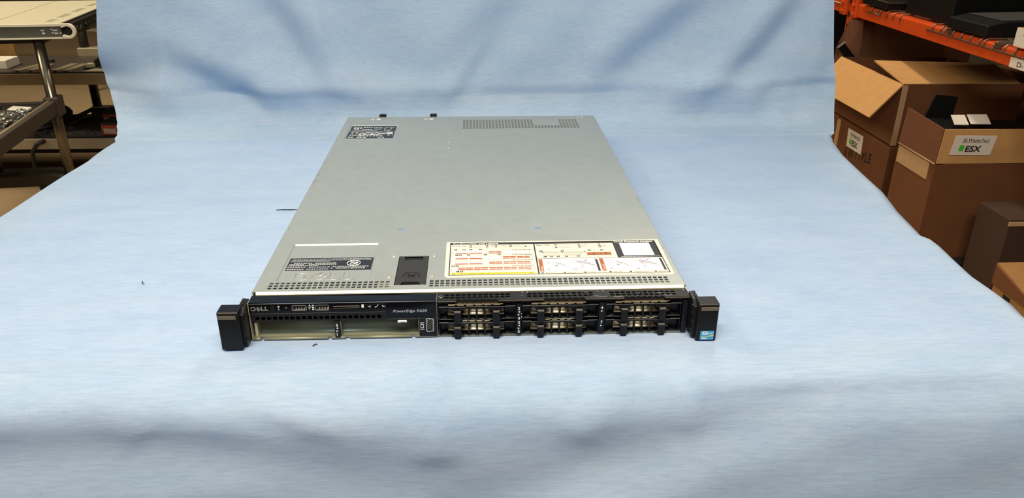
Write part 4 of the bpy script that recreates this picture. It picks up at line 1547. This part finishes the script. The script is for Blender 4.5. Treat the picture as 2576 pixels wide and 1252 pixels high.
b.build('loop_handle', CREAM_B, sv, 0.0015)
b = MB()
b.box(0.0, 0.026, 0.010, 0.58, 0.006, 0.043)
b.prism([(0.010, 0.0), (0.030, 0.004), (0.036, 0.018), (0.030, 0.034), (0.006, 0.040)], 0.16, 0.50, 'y')
b.build('cable_side', DARK, sv)
b = MB()
for k in range(6):
    y = 0.06 + k * 0.085
    b = MB()
    b.tube([(0.030, y + .04 * t, 0.030 - 0.012 * sin(t * pi)) for t in [q / 8 for q in range(9)]], 0.0028, 6)
    b.build('cable_loop', CABLE, sv)
for k in range(3):
    b = MB()
    b.tube([(0.04 + .008 * k, 0.32 + .08 * t, 0.03 - 0.026 * sin(t * pi)) for t in [q / 8 for q in range(9)]], 0.006, 6)
    b.build('cable_loop', CABLE, sv)


# things lying on the near cart's middle tray (z = -0.268)
ZT = -0.2672
b = MB()
b.slab([(-1.545, 1.93, ZT + .001), (-1.475, 1.915, ZT + .001), (-1.475, 1.965, ZT + .004), (-1.545, 1.985, ZT + .004)], 0.006)
tag(b.build('card', CARDW), 'white card lying flat on the near cart tray beside foil', 'card')


def crumple(name, c, r, m, label, cat, sd, sq=0.5, n=5, group=None):
    random.seed(sd)
    bm = bmesh.new()
    bmesh.ops.create_icosphere(bm, subdivisions=n - 1, radius=1.0)
    ph = [(random.uniform(2, 6), random.uniform(0, 6), Vector((random.uniform(-1, 1), random.uniform(-1, 1), random.uniform(-1, 1))).normalized()) for _ in range(9)]
    for v in bm.verts:
        d = v.co.normalized()
        k = 1 + sum(0.09 * abs(sin(f * 2 * d.dot(u) + p)) for f, p, u in ph) - 0.3
        v.co = Vector((d.x * k * r[0], d.y * k * r[1], max(d.z * k * r[2], -r[2] * sq)))
    lo = min(v.co.z for v in bm.verts)
    for v in bm.verts:
        v.co += Vector((c[0], c[1], c[2] - lo))
    me = bpy.data.meshes.new(name)
    bm.to_mesh(me)
    bm.free()
    me.materials.append(m)
    o = bpy.data.objects.new(name, me)
    COL.objects.link(o)
    return tag(o, label, cat, group)


crumple('foil_bag', (-1.49, 1.80, ZT), (0.045, 0.055, 0.022), FOIL, 'flattened silver antistatic bag near the tray edge of the near cart', 'bag', 3)
crumple('foil_wad', (-1.468, 1.885, ZT), (0.018, 0.020, 0.014), FOIL, 'small bright foil wad beside the white card', 'foil', 5)
crumple('black_pouch', (-1.575, 1.905, ZT), (0.038, 0.035, 0.020), DARK, 'soft black pouch at the picture edge on the near cart', 'pouch', 8)

# ---- rear cart with two trays
rc_ = thing('tray_cart', 'low brown cart with two tan-edged trays behind the near cart', 'cart', (-1.75, 2.80, -0.78), 0.0)
for z in (0.500, 0.228):
    b = MB()
    b.box(-0.85, 0.42, -0.20, 0.20, z - 0.012, z)
    tr = b.build('tray', CARTB, rc_)
    b = MB()
    b.box(-0.85, 0.42, -0.216, -0.20, z - 0.042, z + 0.002)
    b.build('tray_edge', CARTE, tr, 0.002)
    b = MB()
    b.box(-0.85, 0.42, -0.2005, -0.196, z, z + 0.006)
    b.build('tray_lip', DARK, tr)
    b = MB()
    b.box(-0.035, 0.065, 0.185, 0.235, z - 0.04, z + 0.035)
    b.build('corner_block', CARTE, tr, 0.004)
b = MB()
b.tube([(-0.012, 0.215, 0.06), (-0.012, 0.215, 1.0)], 0.020, 14)
b.build('post', mat('dark_speckled_post', (62, 56, 48), 0.35, 0.6, 0.4, 90), rc_)
b = MB()
b.box(-.84, .40, 0.17, 0.20, .05, .08)
b.build('base_frame', CARTB, rc_)
for x in (-0.78, 0.34):
    for y in (0.185,):
        b = MB()
        b.m = Matrix.Translation((x, y, 0))
        b.prism([(0.04 * cos(k * pi / 8), 0.04 + 0.04 * sin(k * pi / 8)) for k in range(16)], -0.012, 0.012, 'x')
        b.box(-0.015, 0.015, -0.015, 0.015, 0.07, 0.06 if False else 0.09)
        b.build('caster', DARK, rc_)

ZU, ZLo = -0.2795, -0.5515
# upper tray: white box, metal strips, cards
b = MB()
b.box(-2.05, -1.945, 2.70, 2.80, ZU, ZU + 0.035)
tag(b.build('small_box', CARDW, None, 0.002), 'small white carton at the left end of the upper rear tray', 'box')
STR = [(-1.885, 2.63, -1.85, 2.765, 'leftmost'), (-1.835, 2.635, -1.815, 2.76, 'second'), (-1.735, 2.63, -1.715, 2.77, 'third'), (-1.69, 2.62, -1.67, 2.765, 'rightmost')]
for x0, y0, x1, y1, wds in STR:
    b = MB()
    for s in (0, 1):
        b.slab([(x0 + s * .020, y0, ZU), (x0 + .013 + s * .020, y0, ZU), (x1 + .013 + s * .02, y1, ZU), (x1 + s * .020, y1, ZU)], 0.006)
    b.slab([(x0, y0, ZU + .006), (x0 + .033, y0, ZU + .006), (x1 + .033, y1, ZU + .006), (x1, y1, ZU + .006)], 0.003)
    tag(b.build('metal_strip', mat('tan_zinc_strip', (150, 136, 112), 0.45, 0.4, 0.1)), 'narrow tan metal strip on the upper rear tray, ' + wds + ' of four', 'strip', 'metal strips on the upper rear tray')
ct2 = thing('circuit_card', 'dark circuit card with black heatsink beside the cloth on the upper rear tray', 'card', (-1.575, 2.725, ZU))
b = MB()
b.box(-0.05, 0.07, -0.045, 0.05, 0.0, 0.008)
b.build('board', PCB, ct2)
b = MB()
b.prism([(-0.03, 0.008), (0.07, 0.008), (0.07, 0.05), (0.03, 0.055), (-0.005, 0.04)], -0.02, 0.04, 'y')
b.build('heatsink', DARK, ct2, 0.003)
b = MB()
b.box(-0.045, -0.01, -0.03, 0.0, 0.008, 0.02)
b.box(0.02, 0.05, -0.028, -0.018, 0.012, 0.026)
b.build('connector', mat('pale_connector', (170, 158, 130), 0.5, 0, 0.1), ct2)
b = MB()
b.slab([(-1.600, 2.615, ZU), (-1.52, 2.615, ZU), (-1.505, 2.665, ZU), (-1.575, 2.672, ZU)], 0.007)
tag(b.build('plastic_card', mat('cream_plastic_card', (186, 174, 142), 0.5, 0, 0.05), None, 0.001), 'cream plastic card in front of the dark circuit card', 'card')
b = MB()
b.box(-1.842, -1.822, 2.835, 2.85, ZU, ZU + .012)
tag(b.build('black_clip', DARK, None, 0.002), 'tiny black clip at the back of the upper rear tray', 'clip')
# things on the floor beyond
b = MB()
b.m = Matrix.Translation((-3.55, 5.35, -0.78)) @ Matrix.Rotation(0.5, 4, 'Z')
b.box(-0.14, 0.14, -0.10, 0.10, 0, 0.24)
wb = b.build('wood_block', mat('honey_plywood', (196, 150, 84), 0.6, 0, 0.1, 20))
tag(wb, 'honey coloured wooden block with a dark hole standing on the far floor', 'block')
b = MB()
b.m = Matrix.Translation((-3.55, 5.35, -0.78)) @ Matrix.Rotation(0.5, 4, 'Z')
b.prism([(0.02 * cos(k * pi / 6) - .06, 0.13 + 0.045 * sin(k * pi / 6)) for k in range(12)], -0.103, -0.09, 'y')
b.build('hole', DARK, wb)
b = MB()
b.box(-4.05, -3.72, 4.6, 5.2, -0.78, -0.52)
tag(b.build('floor_crate', mat('dim_brown_crate', (104, 80, 58), 0.8, 0, 0.1, 10), None, 0.004), 'dim brown crate on the far floor left of the wooden block', 'crate')
b = MB()
b.slab([(-3.9, 4.2, -0.30), (-3.35, 4.25, -0.26), (-3.1, 4.75, -0.12), (-3.75, 4.8, -0.16)], 0.03)
for x, y, z in ((-3.8, 4.3, -0.29), (-3.25, 4.35, -0.26), (-3.15, 4.65, -0.16), (-3.7, 4.7, -0.18)):
    b.box(x - .015, x + .015, y - .015, y + .015, -0.78, z)
tag(b.build('sloping_stand', mat('grey_brown_stand', (70, 62, 52), 0.6, 0.1, 0.1), None), 'sloping grey-brown stand under the left end of the cream server', 'stand')
b = MB()
b.slab([(-2.55, 4.4, -0.36), (-2.0, 4.4, -0.36), (-2.0, 5.0, -0.22), (-2.55, 4.7, -0.30)], 0.02)
b.slab([(-2.5, 4.41, -0.37), (-2.0, 4.41, -0.40), (-2.0, 4.41, -0.43), (-2.55, 4.41, -0.38)], 0.02)
for x, y, z in ((-2.45, 4.45, -0.35), (-2.08, 4.45, -0.35), (-2.08, 4.8, -0.28)):
    b.box(x - .015, x + .015, y - .015, y + .015, -0.78, z)
tag(b.build('far_platform', mat('grey_platform', (112, 100, 84), 0.7, 0, 0.1), None), 'grey platform on legs partly behind the left edge of the backdrop', 'platform')

# lower tray: cables, strips, orange drives
dr0 = None
for k, (x, y, z, lab) in enumerate(((-1.605, 2.80, ZLo, 'orange labelled drive box at the back of the lower rear tray'),
                                     (-1.535, 2.62, ZLo, 'orange labelled drive box nearest the cloth on the lower rear tray'))):
    if dr0 is None:
        dr0 = thing('drive_box', lab, 'box', (x, y, z), -0.08, 'orange drive boxes on the lower rear tray')
        b = MB()
        b.box(-0.045, 0.06, 0.0, 0.09, 0.0, 0.062)
        b.build('case', DARK, dr0, 0.002)
        b = MB()
        b.box(-0.043, 0.058, -0.0015, 0.0, 0.006, 0.050)
        b.build('orange_face', mat('rust_orange_label', (150, 62, 32), 0.5, 0, 0.08), dr0)
        b = MB()
        b.box(-0.034, 0.020, -0.003, -0.0015, 0.014, 0.036)
        b.build('paper_label', mat('dim_paper', (170, 150, 128), 0.6, 0, 0.05), dr0)
    else:
        c = dr0.copy()
        COL.objects.link(c)
        c.location = (x, y, z)
        c['label'] = lab
        for ch in list(dr0.children):
            d = ch.copy()
            COL.objects.link(d)
            d.parent = c
b = MB()
b.tube([(-1.885, 2.70, ZLo + .012), (-1.83, 2.80, ZLo + .012), (-1.80, 2.86, ZLo + .02), (-1.74, 2.90, ZLo + .045), (-1.69, 2.92, ZLo + .04), (-1.64, 2.90, ZLo + .02)], 0.009, 8)
b.tube([(-1.70, 2.93, ZLo + .03), (-1.67, 2.86, ZLo + .035), (-1.64, 2.82, ZLo + .02)], 0.012, 8)
b.tube([(-1.84, 2.76, ZLo + .012), (-1.77, 2.80, ZLo + .012), (-1.71, 2.86, ZLo + .02)], 0.009, 8)
tag(b.build('black_strap', DARK), 'coiled black strap across the lower rear tray', 'strap')
b = MB()
b.tube([(-1.795, 2.70, ZLo + .012), (-1.775, 2.705, ZLo + .012)], 0.010, 10)
tag(b.build('tube_fitting', mat('tan_fitting', (150, 130, 108), 0.4, 0.2, 0.1)), 'small tan fitting beside the black strap', 'fitting')
for k, (x, y, a, ln, lab) in enumerate(((-1.86, 2.61, 0.9, 0.17, 'silver bracket nearest the chrome post on the lower rear tray'), (-1.79, 2.62, 0.35, 0.15, 'notched silver bracket in the middle of the lower rear tray'), (-1.66, 2.63, 0.25, 0.12, 'silver bracket beside the orange drive boxes'))):
    b = MB()
    b.m = Matrix.Translation((x, y, ZLo)) @ Matrix.Rotation(a, 4, 'Z')
    b.box(0, ln, 0, 0.018, 0, 0.004)
    b.box(0, ln, 0, 0.003, 0.004, 0.016)
    for q in range(4):
        b.box(0.01 + q * ln / 4, 0.02 + q * ln / 4, 0, 0.02, 0.004, 0.018)
    tag(b.build('silver_bracket', mat('dull_silver', (124, 116, 102), 0.35, 0.8, 0.25, 120)), lab, 'bracket', 'silver brackets on the lower rear tray')
crumple('blue_bag', (-1.895, 2.955, ZLo), (0.034, 0.024, 0.030), mat('navy_plastic_bag', (44, 62, 86), 0.4, 0, 0.3, 60), 'dark blue plastic bag at the back of the lower rear tray', 'bag', 21)
crumple('foil_scrap', (-1.905, 2.84, ZLo), (0.035, 0.05, 0.022), FOIL, 'grey foil scrap by the chrome post on the lower rear tray', 'foil', 23)
# hanging cable with a white tag
hc = thing('hanging_cable', 'black cable with a white tag hanging below the lower rear tray', 'cable', (-1.86, 2.565, -0.60))
b = MB()
b.tube([(0.06, 0.016, 0.045), (0.03, 0.0, 0.034), (0.006, 0.0, 0.0), (0.0, 0.0, -0.05), (0.002, 0.0, -0.10), (0.012, 0.0, -0.179)], 0.0085, 8)
b.build('cord', DARK, hc)
b = MB()
b.box(-0.012, 0.03, -0.012, 0.012, -0.105, -0.085)
b.build('cord_tag', CARDW, hc)
b = MB()
b.tube([(0.010, 0, -0.13), (0.014, 0, -0.18)], 0.014, 8)
b.build('plug', DARK, hc)

# ================================================================== right: pallet rack and cartons
ORANGE = mat('rack_orange_paint', (204, 72, 18), 0.42, 0, 0.10, 30, 0.05, 200)
WIRE = mat('galvanised_wire', (150, 132, 116), 0.35, 0.7, 0.1)
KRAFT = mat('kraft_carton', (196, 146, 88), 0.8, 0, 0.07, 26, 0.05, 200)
KRAFT_SHADE = mat('shaded_kraft_carton', (110, 64, 31), 0.8, 0, 0.10, 14, 0.05, 200)  # kraft darkened, the rack's shade put into its colour
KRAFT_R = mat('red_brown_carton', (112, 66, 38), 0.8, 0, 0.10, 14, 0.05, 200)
KRAFT_T = mat('mid_tan_carton', (158, 112, 62), 0.8, 0, 0.08, 20)  # even tan, a tone darker than the kraft
TAPE = mat('tan_packing_tape', (190, 150, 108), 0.35, 0, 0.05)
LABW = mat('pale_paper_label', (226, 212, 196), 0.6, 0, 0.03)
PENK = mat('marker_black', (26, 20, 18), 0.7, 0, 0.05)
BLKEQ = mat('black_equipment', (13, 13, 13), 0.5, 0.0, 0.2, 40, spec=0.3)

rk = thing('pallet_rack', 'orange steel pallet rack beam and upright with wire deck above the cartons', 'rack', (1.57, 2.55, -0.78))
RX, RY, RZ0 = 1.57, 2.55, -0.78
b = MB()
b.m = Matrix.Translation((-RX, -RY, -RZ0))
b.prism([(1.570, -0.052), (1.570, -0.006), (1.576, 0.000), (1.622, 0.000), (1.622, -0.020), (1.640, -0.020), (1.640, -0.052)], 0.55, 2.56, 'y')
b.build('beam', ORANGE, rk, 0.002)
b = MB()
b.m = Matrix.Translation((-RX, -RY, -RZ0))
b.prism([(1.570, -0.052), (1.570, -0.006), (1.576, 0.000), (1.622, 0.000), (1.622, -0.020), (1.640, -0.020), (1.640, -0.052)], 2.68, 4.6, 'y')
b.build('beam', ORANGE, rk, 0.002)
b = MB()
b.m = Matrix.Translation((-RX, -RY, -RZ0))
b.prism([(2.50, -0.052), (2.50, 0.000), (2.55, 0.000), (2.55, -0.052)], 0.55, 2.50, 'y')
b.build('beam', ORANGE, rk, 0.002)
for x in (1.580, 2.50):
    b = MB()
    b.m = Matrix.Translation((-RX, -RY, -RZ0))
    b.box(x, x + 0.075, 2.585, 2.590, -0.78, 1.9)
    b.box(x, x + 0.075, 2.650, 2.655, -0.78, 1.9)
    b.box(x, x + 0.004, 2.585, 2.655, -0.78, 1.9)
    up = b.build('upright', ORANGE, rk, 0.001)
    b = MB()
    b.m = Matrix.Translation((-RX, -RY, -RZ0))
    for k in range(50):
        for y in (2.601, 2.637):
            z = -0.74 + k * 0.052
            b.prism([(y - .006, z), (y + .006, z), (y + .009, z + .016), (y + .005, z + .024), (y - .005, z + .024), (y - .009, z + .016)], x - 0.0008, x + .0008, 'x')
    b.build('slot_pattern', PENK, up)
for y0, y1 in ((2.545, 2.595), (2.645, 2.695)):
    b = MB()
    b.m = Matrix.Translation((-RX, -RY, -RZ0))
    b.box(1.562, 1.580, y0, y1, -0.058, 0.040)
    for z in (-0.050, -0.015, 0.02):
        b.box(1.556, 1.563, (y0 + y1) / 2 - .010, (y0 + y1) / 2 + .010, z, z + .014)
    b.build('beam_connector', ORANGE, rk, 0.003)
b = MB()
b.m = Matrix.Translation((-RX, -RY, -RZ0))
b.tube([(1.5675, 0.55, -0.018), (1.5675, 2.02, -0.018)], 0.0026, 6)
b.tube([(1.5675, 2.36, -0.018), (1.5675, 2.46, -0.018)], 0.0026, 6)
b.tube([(1.5675, 2.66, -0.018), (1.5675, 4.4, -0.018)], 0.0026, 6)
for k in range(6):
    b.tube([(1.64 + k * .16, 0.55, 0.003), (1.64 + k * .16, 2.46, 0.003)], 0.0026, 6)
k = 0
y = 0.60
while y < 2.46:
    if not 2.03 < y < 2.2:
        b.tube([(1.5665, y, -0.020), (1.5665, y, -0.006), (1.570, y, 0.001), (1.578, y, 0.005), (2.53, y, 0.005)], 0.0024, 6)
    k += 1
    y += 0.050 if k % 5 else 0.022
b.build('wire_deck', WIRE, rk)
b = MB()
b.m = Matrix.Translation((-RX, -RY, -RZ0))
for yc in (1.88, 1.62, 1.38, 1.14, 0.9):
    b.box(1.566, 2.50, yc - .016, yc + .016, -0.012, 0.0035)
b.build('deck_channel', mat('dim_deck_channel', (96, 74, 58), 0.45, 0.4, 0.1), rk)
b = MB()
b.m = Matrix.Translation((-RX, -RY, -RZ0))
b.box(1.5685, 1.5700, 1.34, 1.552, -0.0515, -0.0230)
lb = b.build('bay_label', LABW, rk)
b = MB()
b.m = Matrix.Translation((-RX, -RY, -RZ0))
b.text('D-11-1', (1.5680, 1.518, -0.0455), (0, -1, 0), (0, 0, 1), 0.014, 0, .005, width=0.075)
b.build('bay_code', PENK, lb)

# things lying on the wire deck
ZD = 0.0078
t = thing('equipment_slab', 'thin black equipment slab with a silver front edge beside the orange upright', 'equipment', (1.60, 2.30, ZD))
b = MB()
b.box(-0.04, 0.35, 0.0, 0.20, 0.0, 0.030)
b.build('body', BLKEQ, t, 0.003)
b = MB()
b.box(-0.0402, 0.12, -0.0012, 0.0, 0.024, 0.028)
b.box(-0.0412, -0.040, 0.0, 0.20, 0.026, 0.0295)
b.build('silver_edge', WIRE, t)
b = MB()
b.box(1.60, 2.30, 1.94, 2.24, ZD, ZD + 0.085)
tag(b.build('equipment_case', BLKEQ, None, 0.004), 'long black equipment case at the back of the wire deck', 'equipment')
t = thing('docking_unit', 'flat matte black unit leaning out over the orange beam', 'equipment', (1.566, 1.69, ZD), 0.03)
b = MB()
b.prism([(0.0, 0.0), (0.42, 0.0), (0.42, 0.050), (0.06, 0.046), (0.0, 0.034)], 0.0, 0.20, 'y')
b.build('body', BLKEQ, t, 0.004)
b = MB()
b.prism([(0.055, 0.0462), (0.41, 0.0502), (0.41, 0.0522), (0.055, 0.0482)], 0.015, 0.185, 'y')
b.build('top_pad', mat('matte_charcoal_pad', (44, 43, 42), 0.85, 0, 0.15, 90), t)
t = thing('white_carton', 'small white carton at the right end of the wire deck', 'box', (1.592, 1.35, ZD + 0.0005), 0.0)
b = MB()
b.box(-0.03, 0.18, 0.0, 0.199, 0.0, 0.052)
b.build('carton', LABW, t, 0.001)
b = MB()
b.box(-0.029, 0.179, 0.004, 0.195, 0.052, 0.0532)
b.build('carton_top', TAPE, t)
b = MB()
b.box(-0.0306, -0.030, 0.10, 0.165, 0.034, 0.0352)
b.box(-0.0, 0.05, -0.0006, 0.0, 0.034, 0.0352)
b.build('carton_print', PENK, t)
b = MB()
b.box(2.12, 2.46, 1.50, 1.83, ZD, ZD + 0.16)
tag(b.build('equipment_box', mat('dim_brown_equipment', (60, 50, 40), 0.6, 0, 0.1), None, 0.005), 'dim brown box behind the flat black unit at the top right', 'box')

# ---- cartons
def carton_shell(bb, x0, x1, y0, y1, z0, z1, t=0.005, mi=0):
    """open-topped box with wall thickness"""
    bb.box(x0, x1, y0, y0 + t, z0, z1, mi)
    bb.box(x0, x1, y1 - t, y1, z0, z1, mi)
    bb.box(x0, x0 + t, y0 + t, y1 - t, z0, z1, mi)
    bb.box(x1 - t, x1, y0 + t, y1 - t, z0, z1, mi)
    bb.box(x0, x1, y0, y1, z0, z0 + t, mi)


def esx_label(parent, o, ux, uy, wd, h, nrm, dim=False):
    O, U, V, N = Vector(o), Vector(ux), Vector(uy), Vector(nrm)
    bb = MB()
    bb.slab([O, O + U * wd, O + U * wd + V * h, O + V * h], 0.0012)
    lab = bb.build('paper_label', LABW, parent)
    bb = MB()
    e = N * 0.0016
    bb.text('[E-Waste For]', O + U * wd * .22 + V * h * .70 + e, U, V, h * .15, 0, .012, width=wd * .62)
    bb.add([O + U * wd * .22 + V * h * .64 + e, O + U * wd * .84 + V * h * .64 + e, O + U * wd * .84 + V * h * .66 + e, O + U * wd * .22 + V * h * .66 + e], [(0, 1, 2, 3)], 0)
    bb.text('ESX', O + U * wd * .34 + V * h * .18 + e, U, V, h * .30, 0, .03, width=wd * .38)
    bb.build('label_print', PENK, lab)
    bb = MB()
    bb.add([O + U * wd * p[0] + V * h * p[1] + e for p in ((.18, .22), (.29, .20), (.30, .34), (.295, .50), (.19, .52), (.175, .38))], [(0, 1, 2, 3, 4, 5)], 0)
    bb.build('green_mark', mat('green_highlighter', (70, 190, 60), 0.6, 0, 0.1), lab)
    return lab


# E-waste carton nearest the table
b = MB()
b.box(1.44, 1.86, 1.55, 1.86, -0.78, -0.757)
b.box(1.44, 1.86, 1.55, 1.86, -0.708, -0.690)
for x in (1.44, 1.62, 1.80):
    b.box(x, x + 0.06, 1.55, 1.86, -0.757, -0.708)
tag(b.build('skid', mat('dark_plastic_skid', (30, 32, 32), 0.6, 0, 0.1), None, 0.003), 'dark low skid under the nearest E-waste carton', 'skid')
e1 = thing('waste_carton', 'open brown E-Waste carton with a green marked label, nearest the table', 'box', (1.45, 1.60, -0.689))
b = MB()
carton_shell(b, 0.0, 0.40, 0.0, 0.23, 0.0, 0.322)
b.build('body', KRAFT_SHADE, e1, 0.001)
b = MB()
b.slab([(-0.003, 0.228, 0.326), (-0.003, -0.001, 0.326), (0.000, -0.001, 0.436), (0.004, 0.228, 0.446)], -0.005)
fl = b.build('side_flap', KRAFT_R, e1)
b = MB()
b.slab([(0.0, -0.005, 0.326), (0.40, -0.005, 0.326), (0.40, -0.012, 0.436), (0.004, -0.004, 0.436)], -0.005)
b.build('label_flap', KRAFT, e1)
b = MB()
b.box(-0.0016, -0.0002, 0.03, 0.222, 0.262, 0.318)
b.build('tape_strip', TAPE, e1)
b = MB()
b.tube([(-0.004, 0.228, 0.325), (-0.004, -0.002, 0.324)], 0.0022, 6)
b.build('torn_edge', TAPE, e1)
esx_label(e1, (0.030, -0.0092, 0.356), (0.993, -0.004, -0.012), (0.09, -0.06, 0.99), 0.132, 0.064, (0, -1, 0))
b = MB()
b.box(-0.004, 0.40, -0.004, 0.0, 0.0, 0.045)
b.build('bottom_flap', KRAFT_SHADE, e1)
# contents
b = MB()
b.slab([(1.475, 1.64, -0.315), (1.80, 1.64, -0.33), (1.80, 1.80, -0.30), (1.50, 1.80, -0.29)], 0.02)
tag(b.build('plastic_sheet', BLKEQ, None), 'dark plastic sheet lying inside the nearest open E-waste carton', 'plastic')
b = MB()
b.slab([(1.50, 1.815, -0.30), (1.60, 1.815, -0.30), (1.61, 1.822, -0.205), (1.535, 1.822, -0.198)], 0.006)
tag(b.build('plastic_offcut', BLKEQ, None), 'upright pointed black offcut at the back of the nearest open E-waste carton', 'plastic')
for k, (x, w2, y, lab) in enumerate(((1.545, .05, 1.70, 'left white paper strip in the nearest E-waste carton'), (1.602, .07, 1.705, 'right white paper strip in the nearest E-waste carton'))):
    b = MB()
    b.slab([(x, y, -0.268), (x + w2, y + .004, -0.270), (x + w2 + .008, y + .05, -0.250), (x + .012, y + .05, -0.250)], 0.002)
    tag(b.build('paper_strip', LABW), lab, 'paper', 'paper strips in the nearest E-waste carton')

# second E-waste carton below the open carton
e2 = thing('waste_carton', 'brown E-Waste carton with black marker letters under the open flapped carton', 'box', (1.50, 1.97, -0.779))
b = MB()
b.box(0.0, 0.45, 0.0, 0.55, 0.0, 0.352)
b.build('body', KRAFT_SHADE, e2, 0.004)
esx_label(e2, (-0.0005, 0.318, 0.262), (0, -0.995, 0.02), (0, 0.10, 0.99), 0.128, 0.072, (-1, 0, 0))
b = MB()
for k, ch in enumerate('IVITTVLE'):
    b.text(ch, (-0.0010, 0.318 - k * 0.027, 0.222 + k * 0.0045), (0, -1, 0.05), (0, 0, 1), 0.036, 0, .02, width=0.020)
b.build('marker_letters', PENK, e2)
b = MB()
b.box(-0.0012, 0.0, 0.40, 0.43, 0.02, 0.345)
b.build('tape_strip', TAPE, e2)
# open flapped carton on top
e3 = thing('flap_carton', 'open carton with big tan flap hanging toward the table', 'box', (1.505, 1.975, -0.4250))
e3['label'] = 'open carton with a broad pale flap hanging toward the table, on another carton'
b = MB()
carton_shell(b, 0.0, 0.44, 0.0, 0.50, 0.0, 0.226)
b.build('body', KRAFT_SHADE, e3, 0.001)
b = MB()
b.slab([(0.0, 0.505, 0.228), (0.0, 0.004, 0.226), (-0.118, -0.030, 0.118), (-0.118, 0.46, 0.118)], 0.005)
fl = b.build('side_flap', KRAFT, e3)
b = MB()
b.slab([(0.0, 0.0, 0.228), (0.42, 0.0, 0.228), (0.44, 0.20, 0.258), (-0.010, 0.215, 0.268)], -0.005)
b.build('front_flap', KRAFT, e3)
b = MB()
b.box(-0.002, 0.018, -0.002, 0.0, 0.004, 0.222)
b.build('corner_tape', TAPE, e3)
b = MB()
b.slab([(1.498, 2.512, -0.163), (1.522, 2.512, -0.148), (1.76, 2.512, -0.398), (1.73, 2.512, -0.422)], 0.022)
br = b.build('black_bracket', BLKEQ, None, 0.001)
tag(br, 'black bracket leaning behind the flapped carton', 'bracket')
b = MB()
b.slab([(1.492, 2.511, -0.166), (1.499, 2.511, -0.161), (1.521, 2.511, -0.143), (1.514, 2.511, -0.146)], 0.020)
b.build('grey_tip', mat('grey_tip', (112, 104, 98), 0.5, 0.2, 0.1), br)
# tall carton behind with bent-out front panel
e4 = thing('tall_carton', 'tall dim carton with a bent out front panel behind the flapped carton', 'box', (1.68, 2.72, -0.779))
b = MB()
b.box(0.14, 0.52, 0.0, 0.40, 0.0, 0.69)
b.build('body', KRAFT_R, e4, 0.004)
b = MB()
b.slab([(-0.124, -0.150, 0.716), (-0.075, -0.172, 0.714), (-0.060, -0.172, 0.46), (-0.160, -0.145, 0.47), (-0.160, -0.145, 0.60)], -0.006)
b.slab([(-0.075, -0.172, 0.714), (0.30, -0.152, 0.712), (0.31, -0.152, 0.36), (-0.058, -0.172, 0.36)], 0.006)
b.slab([(0.24, -0.15, 0.60), (0.30, -0.15, 0.60), (0.30, 0.002, 0.60), (0.24, 0.002, 0.60)], 0.006)
b.build('bent_panel', KRAFT_R, e4)
# small tan carton low at the right edge, and the dark carton behind it
e5 = thing('tan_carton', 'small tan carton with raised lid at the right edge near the table', 'box', (1.445, 1.10, -0.779))
b = MB()
b.box(0.0, 0.26, -0.10, 0.10, 0.0, 0.20)
b.build('body', KRAFT_T, e5, 0.003)
b = MB()
b.slab([(-0.004, 0.10, 0.262), (0.27, 0.10, 0.262), (0.27, -0.12, 0.206), (0.0, -0.12, 0.206)], 0.007)
b.build('lid_flap', KRAFT_T, e5)
b = MB()
b.slab([(-0.002, 0.10, 0.20), (-0.002, -0.10, 0.20), (-0.002, -0.10, 0.212), (-0.002, 0.10, 0.255)], 0.004)
b.build('lid_side', KRAFT_SHADE, e5)
b = MB()
b.box(-0.001, 0.0, 0.02, 0.05, 0.10, 0.19)
b.build('carton_marking', PENK, e5)
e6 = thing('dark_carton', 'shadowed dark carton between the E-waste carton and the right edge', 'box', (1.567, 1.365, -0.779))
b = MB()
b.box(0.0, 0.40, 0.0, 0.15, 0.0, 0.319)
b.build('body', mat('shadow_brown_carton', (64, 40, 26), 0.8, 0, 0.1, 14), e6, 0.003)  # shadow under the rack put into this carton's brown
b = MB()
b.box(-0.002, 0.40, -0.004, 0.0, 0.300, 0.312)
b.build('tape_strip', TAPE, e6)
# dark things farther in
b = MB()
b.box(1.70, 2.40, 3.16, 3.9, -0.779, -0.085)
tag(b.build('dark_filler_block', BLKEQ, None, 0.006), 'added black block darkening the gap beyond the orange upright', 'crate')  # block added to keep the gap past the upright dark
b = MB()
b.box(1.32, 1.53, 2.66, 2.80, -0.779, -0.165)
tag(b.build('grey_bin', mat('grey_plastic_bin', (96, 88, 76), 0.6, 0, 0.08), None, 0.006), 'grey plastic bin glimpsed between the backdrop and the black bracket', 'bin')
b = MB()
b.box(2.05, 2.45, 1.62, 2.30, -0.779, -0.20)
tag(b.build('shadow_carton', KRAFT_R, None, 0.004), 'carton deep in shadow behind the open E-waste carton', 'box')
b = MB()
b.box(1.455, 1.49, 2.455, 2.47, -0.779, -0.38)
tag(b.build('paper_tag', mat('cream_tag', (222, 198, 150), 0.6, 0, 0.05), None), 'cream card strip standing beside the right edge of the backdrop', 'card')
